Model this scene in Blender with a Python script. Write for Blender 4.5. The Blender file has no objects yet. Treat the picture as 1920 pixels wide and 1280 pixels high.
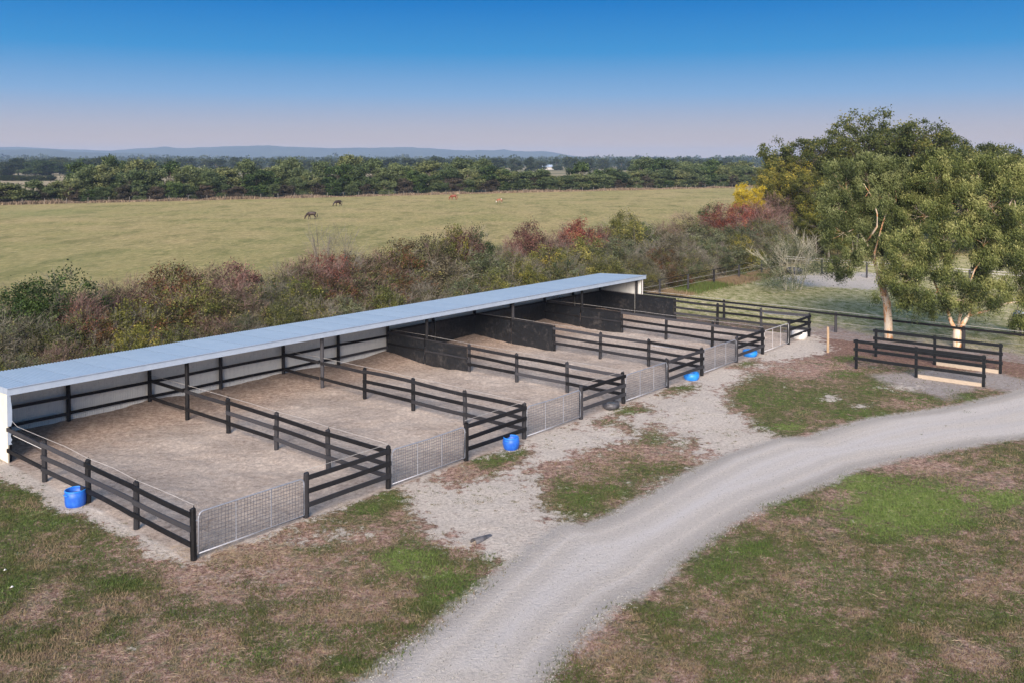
import bpy, math, random
import numpy as np
from mathutils import Vector, Matrix
random.seed(7); RNG = np.random.default_rng(7)
S = bpy.context.scene
COL = S.collection
# ------------------------------------------------------------------ camera, world, sun, exposure
F = 1726.0; CH = 10.8; PITCH = math.radians(1.5); CYP = 300 + F * math.tan(PITCH)
cam_d = bpy.data.cameras.new('camera'); cam = bpy.data.objects.new('camera', cam_d); COL.objects.link(cam)
cam.location = (0, 0, CH); cam.rotation_euler = (math.pi / 2 - PITCH, 0, 0)
cam_d.sensor_width = 36; cam_d.lens = 36 * F / 1920.0; cam_d.shift_y = -(640 - CYP) / 1920.0
cam_d.clip_start = 0.5; cam_d.clip_end = 30000
S.camera = cam

SUN_EL = math.radians(24); SUN_AZ = math.radians(188)      # azimuth clockwise from +Y: behind the camera, to the left
W = bpy.data.worlds.new('World'); S.world = W; W.use_nodes = True
wn, wl = W.node_tree.nodes, W.node_tree.links; wn.clear()
def wnode(t, **k):
    n = wn.new(t)
    for a, b in k.items(): setattr(n, a, b)
    return n
w_out = wnode('ShaderNodeOutputWorld'); w_bg = wnode('ShaderNodeBackground')
w_sky = wnode('ShaderNodeTexSky', sky_type='NISHITA', sun_disc=False, sun_elevation=SUN_EL, sun_rotation=SUN_AZ,
              altitude=50, air_density=1.0, dust_density=1.2, ozone_density=1.5)
w_tc = wnode('ShaderNodeTexCoord'); w_sep = wnode('ShaderNodeSeparateXYZ'); w_ramp = wnode('ShaderNodeValToRGB')
wl.new(w_tc.outputs['Generated'], w_sep.inputs[0])
w_mr = wnode('ShaderNodeMapRange'); w_mr.inputs[1].default_value = 0.0; w_mr.inputs[2].default_value = 0.5
wl.new(w_sep.outputs[2], w_mr.inputs[0]); wl.new(w_mr.outputs[0], w_ramp.inputs[0])
stops = [(0.0, (.455, .355, .29)), (.035, (.425, .35, .335)), (.07, (.35, .345, .40)), (.139, (.17, .31, .51)),
         (.23, (.030, .22, .49)), (.342, (.0, .140, .43)), (.6, (.01, .15, .42)), (1.0, (.04, .19, .45))]
el = w_ramp.color_ramp.elements
while len(el) < len(stops): el.new(0.5)
for e, (p, c) in zip(el, stops): e.position = p; e.color = (*c, 1)
# sky: the dusk gradient seen low down passes into the Nishita sky higher up
w_scale = wnode('ShaderNodeVectorMath', operation='SCALE'); w_scale.inputs['Scale'].default_value = 0.60 / 0.11
wl.new(w_ramp.outputs[0], w_scale.inputs[0])
w_f = wnode('ShaderNodeMapRange', interpolation_type='SMOOTHSTEP'); w_f.inputs[1].default_value = .19; w_f.inputs[2].default_value = .60
w_f.inputs[3].default_value = 0.0; w_f.inputs[4].default_value = .85
wl.new(w_sep.outputs[2], w_f.inputs[0])
w_mix = wnode('ShaderNodeMix', data_type='RGBA')
wl.new(w_f.outputs[0], w_mix.inputs[0]); wl.new(w_scale.outputs[0], w_mix.inputs[6]); wl.new(w_sky.outputs[0], w_mix.inputs[7])
wl.new(w_mix.outputs[2], w_bg.inputs[0]); w_bg.inputs[1].default_value = 0.11
wl.new(w_bg.outputs[0], w_out.inputs[0])
sun_d = bpy.data.lights.new('sun', 'SUN'); sun = bpy.data.objects.new('sun', sun_d); COL.objects.link(sun)
sun_d.energy = 3.3; sun_d.angle = math.radians(32); sun_d.color = (1.0, .86, .76)
sd = Vector((math.sin(SUN_AZ) * math.cos(SUN_EL), math.cos(SUN_AZ) * math.cos(SUN_EL), math.sin(SUN_EL)))
sun.rotation_euler = (-sd).to_track_quat('-Z', 'Y').to_euler()
S.view_settings.view_transform = 'Standard'; S.view_settings.look = 'None'; S.view_settings.use_curve_mapping = False
S.view_settings.gamma = 1.0; S.view_settings.exposure = 1.15
S.render.engine = 'CYCLES'
S.cycles.use_adaptive_sampling = True; S.cycles.adaptive_threshold = 0.01
S.cycles.max_bounces = 5; S.cycles.diffuse_bounces = 3; S.cycles.glossy_bounces = 2; S.cycles.transmission_bounces = 2
S.cycles.volume_bounces = 1; S.cycles.transparent_max_bounces = 4
S.cycles.use_denoising = True

# ------------------------------------------------------------------ frames of the place
UV_ = np.array([.6497, .7602]); VV_ = np.array([-.7602, .6497]); P0 = np.array([-8.634, 24.689])
def gp(px, py, z=0.0):
    """point of the place at height z seen in direction px,py of the 1920x1280 survey photo"""
    a = (px - 960) / F; b = -(py - CYP) / F
    dy = math.cos(PITCH) + b * math.sin(PITCH); dz = -math.sin(PITCH) + b * math.cos(PITCH)
    t = (z - CH) / dz
    return (a * t, dy * t)
def st(s, t, z=0.0):
    q = P0 + UV_ * s + VV_ * t
    return Vector((q[0], q[1], z))
def to_st(x, y):
    dx = x - P0[0]; dy = y - P0[1]
    return dx * UV_[0] + dy * UV_[1], dx * VV_[0] + dy * VV_[1]
def to_px(x, y, z):
    dz = z - CH
    f = y * math.cos(PITCH) - dz * math.sin(PITCH); u = y * math.sin(PITCH) + dz * math.cos(PITCH)
    f = np.maximum(f, .1)
    return 960 + F * x / f, CYP - F * u / f
ANG = math.atan2(UV_[1], UV_[0])

# ------------------------------------------------------------------ noise in numpy
def _hash(i, j, k):
    h = (i * 374761393 + j * 668265263 + k * 2147483647) & 0xFFFFFFFF
    h = ((h ^ (h >> 13)) * 1274126177) & 0xFFFFFFFF
    return ((h ^ (h >> 16)) & 0xFFFF) / 65535.0
def vnoise(x, y, seed=0):
    xi = np.floor(x).astype(np.int64); yi = np.floor(y).astype(np.int64)
    fx = x - xi; fy = y - yi; fx = fx * fx * (3 - 2 * fx); fy = fy * fy * (3 - 2 * fy)
    a = _hash(xi, yi, seed); b = _hash(xi + 1, yi, seed); c = _hash(xi, yi + 1, seed); d = _hash(xi + 1, yi + 1, seed)
    return (a * (1 - fx) + b * fx) * (1 - fy) + (c * (1 - fx) + d * fx) * fy
def fbm(x, y, sc, octv=4, seed=0):
    r = np.zeros_like(x, dtype=float); a = .5; f = 1.0 / sc; n = 0
    for o in range(octv):
        r += a * vnoise(x * f + 17.3 * o, y * f - 9.1 * o, seed + o); n += a; a *= .5; f *= 2.03
    return r / n
def poly_sd(x, y, poly):
    """signed distance, positive inside"""
    d = np.full(x.shape, 1e9); ins = np.zeros(x.shape, bool); n = len(poly)
    for i in range(n):
        x0, y0 = poly[i]; x1, y1 = poly[(i + 1) % n]
        ex, ey = x1 - x0, y1 - y0; L = ex * ex + ey * ey + 1e-12
        t = np.clip(((x - x0) * ex + (y - y0) * ey) / L, 0, 1)
        d = np.minimum(d, np.hypot(x - x0 - t * ex, y - y0 - t * ey))
        c = ((y0 > y) != (y1 > y)) & (x < (x1 - x0) * (y - y0) / ((y1 - y0) if y1 != y0 else 1e-9) + x0)
        ins ^= c
    return np.where(ins, d, -d)
def wpoly(pts): return [gp(*p) for p in pts]

# ------------------------------------------------------------------ ground cover layout
ROAD = wpoly([(600, 1330), (700, 1263), (747, 1213), (813, 1167), (883, 1107), (950, 1053), (1000, 1010), (1047, 980), (1093, 981), (1150, 960),
              (1240, 910), (1280, 887), (1353, 850), (1453, 818), (1513, 817), (1573, 797), (1647, 780), (1747, 768), (1847, 748), (1920, 728), (2100, 690), (2700, 590), (4200, 470), (4200, 500), (2700, 670),
              (2100, 800), (1920, 823), (1847, 830), (1747, 853), (1680, 863), (1613, 877), (1563, 900), (1513, 920), (1440, 947), (1390, 977),
              (1323, 1023), (1280, 1050), (1240, 1090), (1167, 1130), (1100, 1193), (1050, 1257), (1010, 1330)])
OPEN = wpoly([(363, 1045), (567, 985), (640, 962), (726, 925), (775, 968), (810, 1000), (850, 1012), (890, 1025), (925, 1042), (950, 1060), (1000, 1030), (1060, 1000),
              (1353, 860), (1470, 830), (1440, 808), (1372, 775), (1345, 742), (1400, 700), (1500, 668), (1560, 655), (1530, 630), (1500, 625), (1400, 655), (1309, 695),
              (1166, 745), (979, 815), (726, 905), (560, 965)])
APRON = wpoly([(0, 862), (30, 865), (100, 895), (180, 940), (270, 985), (368, 1040), (372, 1052), (333, 1043), (300, 1045), (250, 1006), (200, 994), (160, 965), (117, 962), (77, 925), (33, 909), (0, 898), (-120, 880), (-120, 850)])
ISL = [wpoly([(1000, 925), (1015, 885), (1060, 866), (1090, 848), (1180, 818), (1225, 792), (1290, 802), (1340, 845), (1330, 865), (1240, 910), (1150, 960), (1090, 978), (1047, 976), (1010, 950)]),
       wpoly([(795, 902), (840, 880), (872, 858), (950, 848), (990, 832), (1003, 850), (965, 880), (905, 902), (850, 915)]),
       wpoly([(1060, 805), (1100, 790), (1200, 757), (1215, 770), (1160, 795), (1100, 812)]),
       wpoly([(1240, 735), (1300, 717), (1330, 722), (1280, 738), (1245, 745)]),
       wpoly([(1350, 690), (1420, 670), (1450, 678), (1390, 692)]),
       wpoly([(690, 940), (735, 918), (765, 930), (740, 960), (705, 962), (630, 975), (600, 988), (560, 1000), (600, 975)])]
BENCHPAD = wpoly([(1625, 700), (1690, 697), (1740, 690), (1880, 700), (1950, 715), (1950, 740), (1846, 728), (1800, 735), (1780, 755), (1720, 735), (1640, 712)])
MULCH = wpoly([(1450, 640), (1560, 612), (1640, 632), (1700, 645), (1900, 660), (1960, 680), (1950, 712), (1870, 702), (1740, 690), (1640, 680), (1560, 668), (1480, 672)])
WASH = wpoly([(1440, 520), (1560, 510), (1660, 512), (1680, 535), (1640, 545), (1500, 535)])
FARP = [gp(0, 385), gp(1390, 352), (140, 390), (200, 250), (60, 110), st(75, 27)[:2], st(40, 27)[:2], st(-10, 27)[:2], st(-40, 27)[:2], (-200, 60), (-300, 180)]
GREENS = [  # cx, cy, rx, ry, strength in survey pixels: lusher / paler clumps
    (60, 960, 120, 70, .9), (20, 1080, 70, 80, .7), (240, 1095, 70, 22, 1.), (150, 1140, 90, 40, .5), (760, 1170, 150, 30, .6), (860, 1100, 80, 45, .9), (930, 1050, 50, 20, .8), (780, 1050, 90, 30, .8),
    (820, 1130, 90, 40, 1.), (690, 1250, 120, 30, 1.), (560, 1190, 200, 60, .35), (60, 1230, 100, 60, .5), (740, 935, 40, 18, 1.), (690, 950, 35, 14, .9), (920, 860, 60, 14, 1.), (960, 850, 50, 10, .9),
    (1160, 770, 50, 8, 1.), (1290, 726, 36, 6, 1.), (1405, 682, 40, 6, .9), (1080, 940, 80, 40, .85), (1200, 880, 120, 30, .6), (1250, 830, 70, 25, .5), (1060, 960, 50, 16, .6), (1150, 920, 60, 16, .9),
    (1500, 760, 140, 40, .75), (1410, 740, 50, 40, .8), (1600, 775, 120, 16, .9), (1460, 800, 60, 14, .9), (1640, 730, 70, 26, .7), (1720, 750, 70, 14, .8), (1810, 745, 50, 14, .8), (1590, 700, 60, 10, .9),
    (1600, 672, 40, 9, .9), (1580, 1060, 500, 150, .25), (1700, 950, 150, 60, 1.), (1620, 910, 90, 30, .9), (1880, 940, 60, 26, .9), (1480, 950, 70, 26, .9), (1500, 1010, 60, 26, .7), (1420, 1030, 40, 18, 1.),
    (1650, 1000, 70, 22, .8), (1830, 985, 70, 14, .9), (1340, 1060, 60, 40, .6), (1890, 860, 90, 26, .7), (1600, 900, 50, 16, .8), (1250, 1150, 60, 50, .5), (1700, 1180, 90, 40, .4),
    (1350, 545, 100, 12, .6), (1420, 520, 60, 8, .8), (1580, 580, 120, 16, .9), (1480, 570, 100, 14, .5), (1700, 600, 90, 10, .4), (100, 500, 200, 60, .5), (600, 470, 200, 50, .4), (80, 400, 110, 10, .8), (1180, 425, 90, 14, .5)]
BROWNS = [(430, 1060, 180, 60, 1.), (300, 1030, 60, 40, .9), (450, 1200, 260, 60, .6), (620, 1120, 160, 60, .7), (850, 1010, 50, 20, .8), (60, 1130, 60, 30, .7), (860, 885, 50, 18, .9), (1100, 870, 90, 26, 1.),
          (1220, 850, 60, 24, .8), (1300, 850, 50, 16, .9), (1700, 755, 50, 12, 1.), (1580, 925, 40, 20, .9), (1500, 1000, 60, 20, .5), (1850, 910, 90, 40, .6), (1830, 1230, 60, 30, .9), (1800, 1080, 200, 60, .5), (1780, 875, 140, 20, .6),
          (1450, 960, 50, 30, .6), (900, 1200, 30, 40, .2), (1500, 690, 120, 18, .9), (1380, 790, 30, 16, .6), (400, 1250, 300, 40, .5), (1120, 1200, 60, 60, .7), (1560, 1100, 160, 50, .45)]
SANDS = [(1280, 790, 60, 60, .9), (1560, 745, 26, 8, .8), (1610, 760, 26, 6, .7), (1060, 800, 60, 12, .6), (1700, 725, 60, 10, .7), (640, 1000, 130, 16, .55), (830, 915, 60, 24, .7), (560, 1010, 90, 16, .5), (1500, 700, 60, 10, .3)]
LIMES = [(1700, 950, 170, 62, 1.), (1625, 905, 80, 26, .9), (1880, 935, 70, 26, 1.), (760, 1050, 70, 30, .8), (820, 1075, 70, 20, .6), (1480, 800, 40, 8, .8), (560, 1190, 70, 26, .4), (420, 1240, 60, 24, .5)]
RUNS = dict(soft=.9)
def masks(x, y):
    px, py = to_px(x, y, 0.0); py = np.where(y < 1, 3000, py)
    warp = (fbm(x, y, 1.6, 4, 5) - .5) * 2.6
    def m(poly, soft, wk=1.0): return np.clip((poly_sd(x, y, poly) + warp * wk) / soft + .5, 0, 1)
    def ell(lst):
        r = np.zeros(x.shape)
        for cx, cy, rx, ry, k in lst:
            d = np.hypot((px - cx) / rx, (py - cy) / ry)
            r = np.maximum(r, k * np.clip(1.35 - d, 0, 1))
        return r
    s, t = to_st(x, y)
    road = m(ROAD, 1.1, .16)
    pend = np.minimum(np.minimum(s + .1, 41.3 - s), np.minimum(t + .05, 16.2 - t))
    pen = np.clip(pend / .5 + .5, 0, 1)
    pale = np.maximum(m(OPEN, 1.6, .35), m(APRON, .7, .18))
    for p in ISL: pale *= 1 - np.clip((poly_sd(x, y, p) + warp * .75) / 1.9 + .5, 0, 1)
    pale = np.maximum(pale, ell(SANDS) * .75)
    pale = np.maximum(pale, m(WASH, 3.0, .5) * .8)
    pad = np.maximum(m(BENCHPAD, 1.5, .3) * .8, np.where((s > 41.5) & (s < 52) & (t > -60) & (t < 2), .55 * np.clip((52 - s) / 8, 0, 1), 0))
    mulch = m(MULCH, 2.0, .4)
    far = np.clip((poly_sd(x, y, FARP)) / 6 + .5, 0, 1)
    right = np.clip((s - 42.5) / 2, 0, 1) * (1 - far) * np.clip((18 - t) / 2, 0, 1)
    return dict(road=road, pen=pen, pale=pale, pad=pad, mulch=mulch, far=far, right=right, green=ell(GREENS), brown=ell(BROWNS), lime=ell(LIMES))
def height(x, y):
    s, t = to_st(x, y)
    inpen = np.clip(np.minimum(np.minimum(s + .3, 41.5 - s), np.minimum(t + .1, 16.5 - t)) / .6, 0, 1)
    near = np.clip((90 - y) / 40, 0, 1)
    h = (fbm(x, y, 4.0, 3, 11) - .5) * .12 * near + (fbm(x, y, .55, 3, 12) - .5) * .05 * near
    k = np.abs(((s / 6.95) % 1.0) - .5) * 2
    bank = np.clip((t - 12.0) / 4.0, 0, 1) ** 1.3 * (.10 + .16 * k ** 2)
    h = h + inpen * (bank + (fbm(x, y, 1.6, 3, 31) - .5) * .14 + (fbm(x, y, .33, 2, 35) - .5) * .06)
    return h
def hz(x, y): return float(height(np.array([float(x)]), np.array([float(y)]))[0])

# ------------------------------------------------------------------ mesh helpers
def new_mesh(name, V, Fc, mat=None, smooth=False, attrs=None):
    me = bpy.data.meshes.new(name)
    V = np.asarray(V, dtype=np.float32); 
    if isinstance(Fc, np.ndarray):
        n, k = Fc.shape
        me.vertices.add(len(V)); me.vertices.foreach_set('co', V.ravel())
        me.loops.add(n * k); me.loops.foreach_set('vertex_index', Fc.astype(np.int32).ravel())
        me.polygons.add(n); me.polygons.foreach_set('loop_start', np.arange(0, n * k, k, dtype=np.int32))
        me.update(calc_edges=True)
    else:
        me.from_pydata(V.tolist(), [], Fc); me.update()
    if smooth: me.polygons.foreach_set('use_smooth', np.ones(len(me.polygons), bool))
    if mat: me.materials.append(mat)
    if attrs:
        for an, (dom, arr) in attrs.items():
            a = me.attributes.new(an, 'FLOAT', dom); a.data.foreach_set('value', np.asarray(arr, dtype=np.float32))
    return me
class MB:
    def __init__(s): s.V = []; s.F = []
    def add(s, v, f):
        o = len(s.V); s.V += [tuple(a) for a in v]; s.F += [tuple(i + o for i in q) for q in f]; return s
    def box(s, c, sz, M=None):
        x, y, z = sz[0] / 2, sz[1] / 2, sz[2] / 2
        v = [Vector((a * x, b * y, d * z)) for a in (-1, 1) for b in (-1, 1) for d in (-1, 1)]
        if M: v = [M @ q for q in v]
        v = [q + Vector(c) for q in v]
        return s.add(v, [(0, 1, 3, 2), (4, 6, 7, 5), (0, 4, 5, 1), (2, 3, 7, 6), (0, 2, 6, 4), (1, 5, 7, 3)])
    def beam(s, a, b, w, h, seg=1, wob=0.0):
        """rectangular board from a to b, w thick, h high, slightly bowed"""
        a, b = Vector(a), Vector(b); d = b - a; n = Vector((-d.y, d.x, 0)).normalized(); up = d.cross(n).normalized()
        if up.z < 0: up = -up
        v = []; off = random.uniform(-wob, wob); off2 = random.uniform(-wob, wob)
        for i in range(seg + 1):
            k = i / seg; p = a + d * k + up * (off * math.sin(k * math.pi)) + n * (off2 * math.sin(k * math.pi) * .6)
            for (q, r) in ((-1, -1), (1, -1), (1, 1), (-1, 1)): v.append(p + n * (q * w / 2) + up * (r * h / 2))
        f = [(0, 3, 2, 1)]
        for i in range(seg):
            o = i * 4
            for j in range(4): f.append((o + j, o + (j + 1) % 4, o + 4 + (j + 1) % 4, o + 4 + j))
        o = seg * 4; f.append((o, o + 1, o + 2, o + 3))
        return s.add(v, f)
    def tube(s, pts, rad, n=6, cap=True):
        pts = [Vector(p) for p in pts]; m = len(pts)
        if not isinstance(rad, (list, tuple)): rad = [rad] * m
        v = []; ref = Vector((0, 0, 1))
        for i, p in enumerate(pts):
            d = (pts[min(i + 1, m - 1)] - pts[max(i - 1, 0)])
            d = d.normalized() if d.length > 1e-9 else Vector((0, 0, 1))
            if abs(d.dot(ref)) > .95: a = d.cross(Vector((1, 0, 0))).normalized()
            else: a = d.cross(ref).normalized()
            b = d.cross(a)
            for j in range(n):
                t = 2 * math.pi * j / n; v.append(p + (a * math.cos(t) + b * math.sin(t)) * rad[i])
        f = []
        for i in range(m - 1):
            for j in range(n): f.append((i * n + j, i * n + (j + 1) % n, (i + 1) * n + (j + 1) % n, (i + 1) * n + j))
        if cap: f.append(tuple(range(n - 1, -1, -1))); f.append(tuple((m - 1) * n + j for j in range(n)))
        return s.add(v, f)
    def lathe(s, prof, n=24, c=(0, 0, 0)):
        v = []; f = []; m = len(prof)
        for (r, z) in prof:
            for j in range(n):
                t = 2 * math.pi * j / n; v.append((c[0] + r * math.cos(t), c[1] + r * math.sin(t), c[2] + z))
        for i in range(m - 1):
            for j in range(n): f.append((i * n + j, i * n + (j + 1) % n, (i + 1) * n + (j + 1) % n, (i + 1) * n + j))
        return s.add(v, f)
    def mesh(s, name, mat, smooth=False): return new_mesh(name, s.V, s.F, mat, smooth)
    def build(s, name, mat, parent=None, smooth=False): return obj(name, s.mesh(name, mat, smooth), parent)
def obj(name, me, parent=None, loc=None, rz=0, kind=None):
    o = bpy.data.objects.new(name, me); COL.objects.link(o)
    if parent: o.parent = parent
    if loc is not None: o.location = loc
    if rz: o.rotation_euler = (0, 0, rz)
    if kind: o['kind'] = kind
    return o
def tag(o, label, cat, group=None):
    o['label'] = label; o['category'] = cat
    if group: o['group'] = group
    return o
def thing(name, label, cat, loc=(0, 0, 0), rz=0, group=None, scale=None):
    o = obj(name, None, None, loc, rz); o.empty_display_size = .3
    if scale: o.scale = scale
    return tag(o, label, cat, group)

# ------------------------------------------------------------------ materials
class NT:
    def __init__(s, name):
        s.m = bpy.data.materials.new(name); s.m.use_nodes = True; s.n = s.m.node_tree.nodes; s.l = s.m.node_tree.links; s.n.clear()
        s.out = s.n.new('ShaderNodeOutputMaterial'); s.b = s.n.new('ShaderNodeBsdfPrincipled'); s.l.new(s.b.outputs[0], s.out.inputs[0])
        s.tc = s.n.new('ShaderNodeTexCoord')
    def nd(s, t, **k):
        n = s.n.new(t)
        for a, b in k.items(): setattr(n, a, b)
        return n
    def noise(s, scale, det=4, rough=.6, vec=None, out=0, dist=0.0):
        n = s.nd('ShaderNodeTexNoise'); n.inputs['Scale'].default_value = scale; n.inputs['Detail'].default_value = det; n.inputs['Roughness'].default_value = rough
        n.inputs['Distortion'].default_value = dist
        s.l.new(vec if vec else s.tc.outputs['Object'], n.inputs['Vector']); return n.outputs[out]
    def ramp(s, f, st_, interp='LINEAR'):
        n = s.nd('ShaderNodeValToRGB'); n.color_ramp.interpolation = interp; e = n.color_ramp.elements
        while len(e) < len(st_): e.new(.5)
        for q, (p, c) in zip(e, st_):
            q.position = p; q.color = (*c, 1) if len(c) == 3 else c
        s.l.new(f, n.inputs[0]); return n.outputs[0]
    def mix(s, f, a, b, mode='MIX'):
        n = s.nd('ShaderNodeMix', data_type='RGBA', blend_type=mode)
        for i, v in ((0, f), (6, a), (7, b)):
            if isinstance(v, (int, float)): n.inputs[i].default_value = v
            elif isinstance(v, tuple): n.inputs[i].default_value = (*v, 1)
            else: s.l.new(v, n.inputs[i])
        return n.outputs[2]
    def math(s, op, a, b=0.0, c=None, clamp=False):
        n = s.nd('ShaderNodeMath', operation=op, use_clamp=clamp)
        for i, v in ((0, a), (1, b), (2, c)):
            if v is None: continue
            if isinstance(v, (int, float)): n.inputs[i].default_value = v
            else: s.l.new(v, n.inputs[i])
        return n.outputs[0]
    def attr(s, name): n = s.nd('ShaderNodeAttribute', attribute_name=name); return n.outputs['Fac']
    def scl(s, v, sc):
        n = s.nd('ShaderNodeMapping'); n.inputs['Scale'].default_value = sc; s.l.new(v, n.inputs[0]); return n.outputs[0]
    def bump(s, h, st_=.5, dist=.02):
        n = s.nd('ShaderNodeBump'); n.inputs['Strength'].default_value = st_; n.inputs['Distance'].default_value = dist
        s.l.new(h, n.inputs['Height']); s.l.new(n.outputs[0], s.b.inputs['Normal'])
    def col(s, c):
        if isinstance(c, tuple): s.b.inputs['Base Color'].default_value = (*c, 1)
        else: s.l.new(c, s.b.inputs['Base Color'])
    def set(s, **k):
        for a, v in k.items():
            i = s.b.inputs[a.replace('_', ' ')]
            if isinstance(v, (int, float)): i.default_value = v
            else: s.l.new(v, i)
        return s
def simple(name, c1, c2, scale=3, rough=.8, metal=0.0, bump=.0, bscale=40, stretch=None, dist=.01, spec=None):
    t = NT(name); v = t.tc.outputs['Object']
    if stretch: v = t.scl(v, stretch)
    t.col(t.ramp(t.noise(scale, 5, .65, v), [(.32, c1), (.68, c2)])); t.set(Roughness=rough, Metallic=metal)
    if spec is not None: t.b.inputs['Specular IOR Level'].default_value = spec
    if bump: t.bump(t.noise(bscale, 4, .6, v), bump, dist)
    return t.m
M = {}
def mat_timber():
    t = NT('black_timber'); o = t.tc.outputs['Object']
    n = t.noise(5, 5, .7, o); f = t.noise(45, 3, .6, t.scl(o, (1, 1, .25)))
    c = t.ramp(n, [(.35, (.003, .003, .0035)), (.55, (.0065, .0065, .0075)), (.75, (.018, .018, .019))])
    oi = t.nd('ShaderNodeObjectInfo')
    c = t.mix(t.math('MULTIPLY', t.math('POWER', oi.outputs['Random'], 2.5), .6), c, (.085, .085, .095))
    t.col(t.mix(t.math('MULTIPLY', f, .12), c, (.03, .029, .028))); t.set(Roughness=.6); t.b.inputs['Specular IOR Level'].default_value = .25; t.bump(f, .4, .01); return t.m
M['timber'] = mat_timber()
M['timber_smooth'] = simple('painted_black_timber', (.005, .006, .007), (.013, .015, .017), 6, .5, bump=.2, spec=.3)
def mat_mat():
    t = NT('black_rubber_sheet'); n = t.noise(.9, 6, .7); n2 = t.noise(5, 5, .7); n3 = t.noise(2.2, 3, .5)
    dust = t.ramp(t.math('MULTIPLY', n, n2), [(.27, (0, 0, 0)), (.42, (1, 1, 1))])
    t.col(t.mix(t.math('MULTIPLY', dust, .45), (.012, .014, .017), (.10, .092, .088))); t.set(Roughness=.33); t.bump(t.math('ADD', n3, t.math('MULTIPLY', n2, .15)), .5, .12); return t.m
M['mat'] = mat_mat()
def mat_roof():
    t = NT('zinc_roof_sheet'); o = t.tc.outputs['Object']; n = t.noise(1.2, 4, .6, o); n2 = t.noise(9, 4, .7, t.scl(o, (1, .08, 1)))
    oi = t.nd('ShaderNodeObjectInfo')
    c = t.ramp(n, [(.3, (.34, .46, .56)), (.7, (.43, .54, .64))])
    c = t.mix(t.math('MULTIPLY', oi.outputs['Random'], .25), c, (.25, .36, .48))
    c = t.mix(t.math('MULTIPLY', n2, .3), c, (.34, .37, .38))
    t.col(c); t.set(Metallic=.45, Roughness=.38); return t.m
M['roof'] = mat_roof()
M['fascia'] = simple('pale_blue_fascia', (.38, .46, .56), (.46, .54, .64), 2, .45, .25)
def mat_wall():
    t = NT('cream_corrugated_sheet'); o = t.tc.outputs['Object']; n = t.noise(1.5, 5, .7, o); n2 = t.noise(6, 5, .75, t.scl(o, (1, 1, .3)))
    c = t.ramp(n, [(.3, (.62, .63, .61)), (.7, (.75, .75, .70))])
    d = t.ramp(n2, [(.56, (0, 0, 0)), (.74, (1, 1, 1))])
    t.col(t.mix(t.math('MULTIPLY', d, .5), c, (.20, .19, .17))); t.set(Roughness=.5, Metallic=.1); return t.m
M['wall'] = mat_wall()
M['cream'] = simple('cream_end_wall', (.66, .62, .50), (.74, .70, .58), 1.5, .6)
M['galv'] = simple('galvanised_pipe', (.24, .26, .30), (.40, .42, .46), 20, .5, .3)
M['pale_metal'] = simple('pale_metal', (.38, .38, .38), (.50, .50, .50), 9, .5)
M['wire'] = simple('galvanised_mesh_wire', (.12, .12, .13), (.26, .26, .27), 8, .5, .5)
M['white'] = simple('white_rope_and_pipe', (.62, .60, .57), (.78, .77, .75), 8, .6)
M['grey_rope'] = simple('weathered_pale_rope', (.30, .29, .27), (.50, .48, .45), 8, .8)
M['blue'] = simple('blue_plastic', (.004, .075, .45), (.03, .16, .62), 5, .5, bump=.15, bscale=9)
M['blue2'] = simple('light_blue_plastic', (.01, .19, .62), (.03, .27, .75), 3, .45)
M['rubber'] = simple('black_rubber_tub', (.018, .018, .02), (.10, .10, .11), 5, .5, bump=.4, bscale=7, dist=.03)
M['whiteplastic'] = simple('white_plastic_tub', (.55, .54, .50), (.72, .71, .67), 5, .5)
M['pine'] = simple('pale_pine', (.36, .29, .21), (.50, .42, .32), 6, .7, stretch=(1, 1, 8))
M['stake'] = simple('timber_stake', (.34, .23, .13), (.44, .32, .20), 6, .75)
M['twig'] = simple('grey_twigs', (.11, .095, .08), (.24, .22, .195), 2, .9)
M['twig_red'] = simple('purple_brown_twigs', (.12, .075, .07), (.23, .155, .145), 2, .9)
M['bark'] = simple('dark_bark', (.05, .04, .03), (.13, .11, .09), 3, .95, bump=.5, bscale=8)
def mat_gum():
    t = NT('gum_bark'); o = t.tc.outputs['Object']; n = t.noise(2.2, 5, .7, t.scl(o, (1.4, 1.4, .45)), dist=.6)
    t.col(t.ramp(n, [(.36, (.62, .55, .44)), (.5, (.68, .56, .42)), (.56, (.62, .33, .15)), (.66, (.42, .20, .09)), (.8, (.25, .13, .07))])); t.set(Roughness=.7); t.bump(t.noise(9, 3, .6), .3, .02); return t.m
M['gum'] = mat_gum()
def mat_leaf(name, stops_, trans=.25, rough=.6):
    t = NT(name); r = t.attr('rnd'); c = t.ramp(r, stops_); oi = t.nd('ShaderNodeObjectInfo')
    c = t.mix(oi.outputs['Random'], t.mix(1.0, c, (1.12, 1.08, 1.0), 'MULTIPLY'), t.mix(1.0, c, (.62, .70, .58), 'MULTIPLY'))
    t.col(c); t.set(Roughness=rough); t.b.inputs['Specular IOR Level'].default_value = .3
    tr = t.nd('ShaderNodeBsdfTranslucent'); t.l.new(c, tr.inputs[0]); mx = t.nd('ShaderNodeMixShader'); mx.inputs[0].default_value = trans
    t.l.new(t.b.outputs[0], mx.inputs[1]); t.l.new(tr.outputs[0], mx.inputs[2]); t.l.new(mx.outputs[0], t.out.inputs[0]); return t.m
L = {}
L['olive'] = mat_leaf('olive_leaves', [(0, (0.030, 0.038, 0.010)), (.4, (0.117, 0.128, 0.034)), (.75, (0.205, 0.212, 0.058)), (1, (0.341, 0.306, 0.091))])
L['yellowgreen'] = mat_leaf('yellow_green_leaves', [(0, (0.036, 0.042, 0.010)), (.45, (0.144, 0.150, 0.034)), (.8, (0.252, 0.240, 0.054)), (1, (0.408, 0.324, 0.060))])
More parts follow.
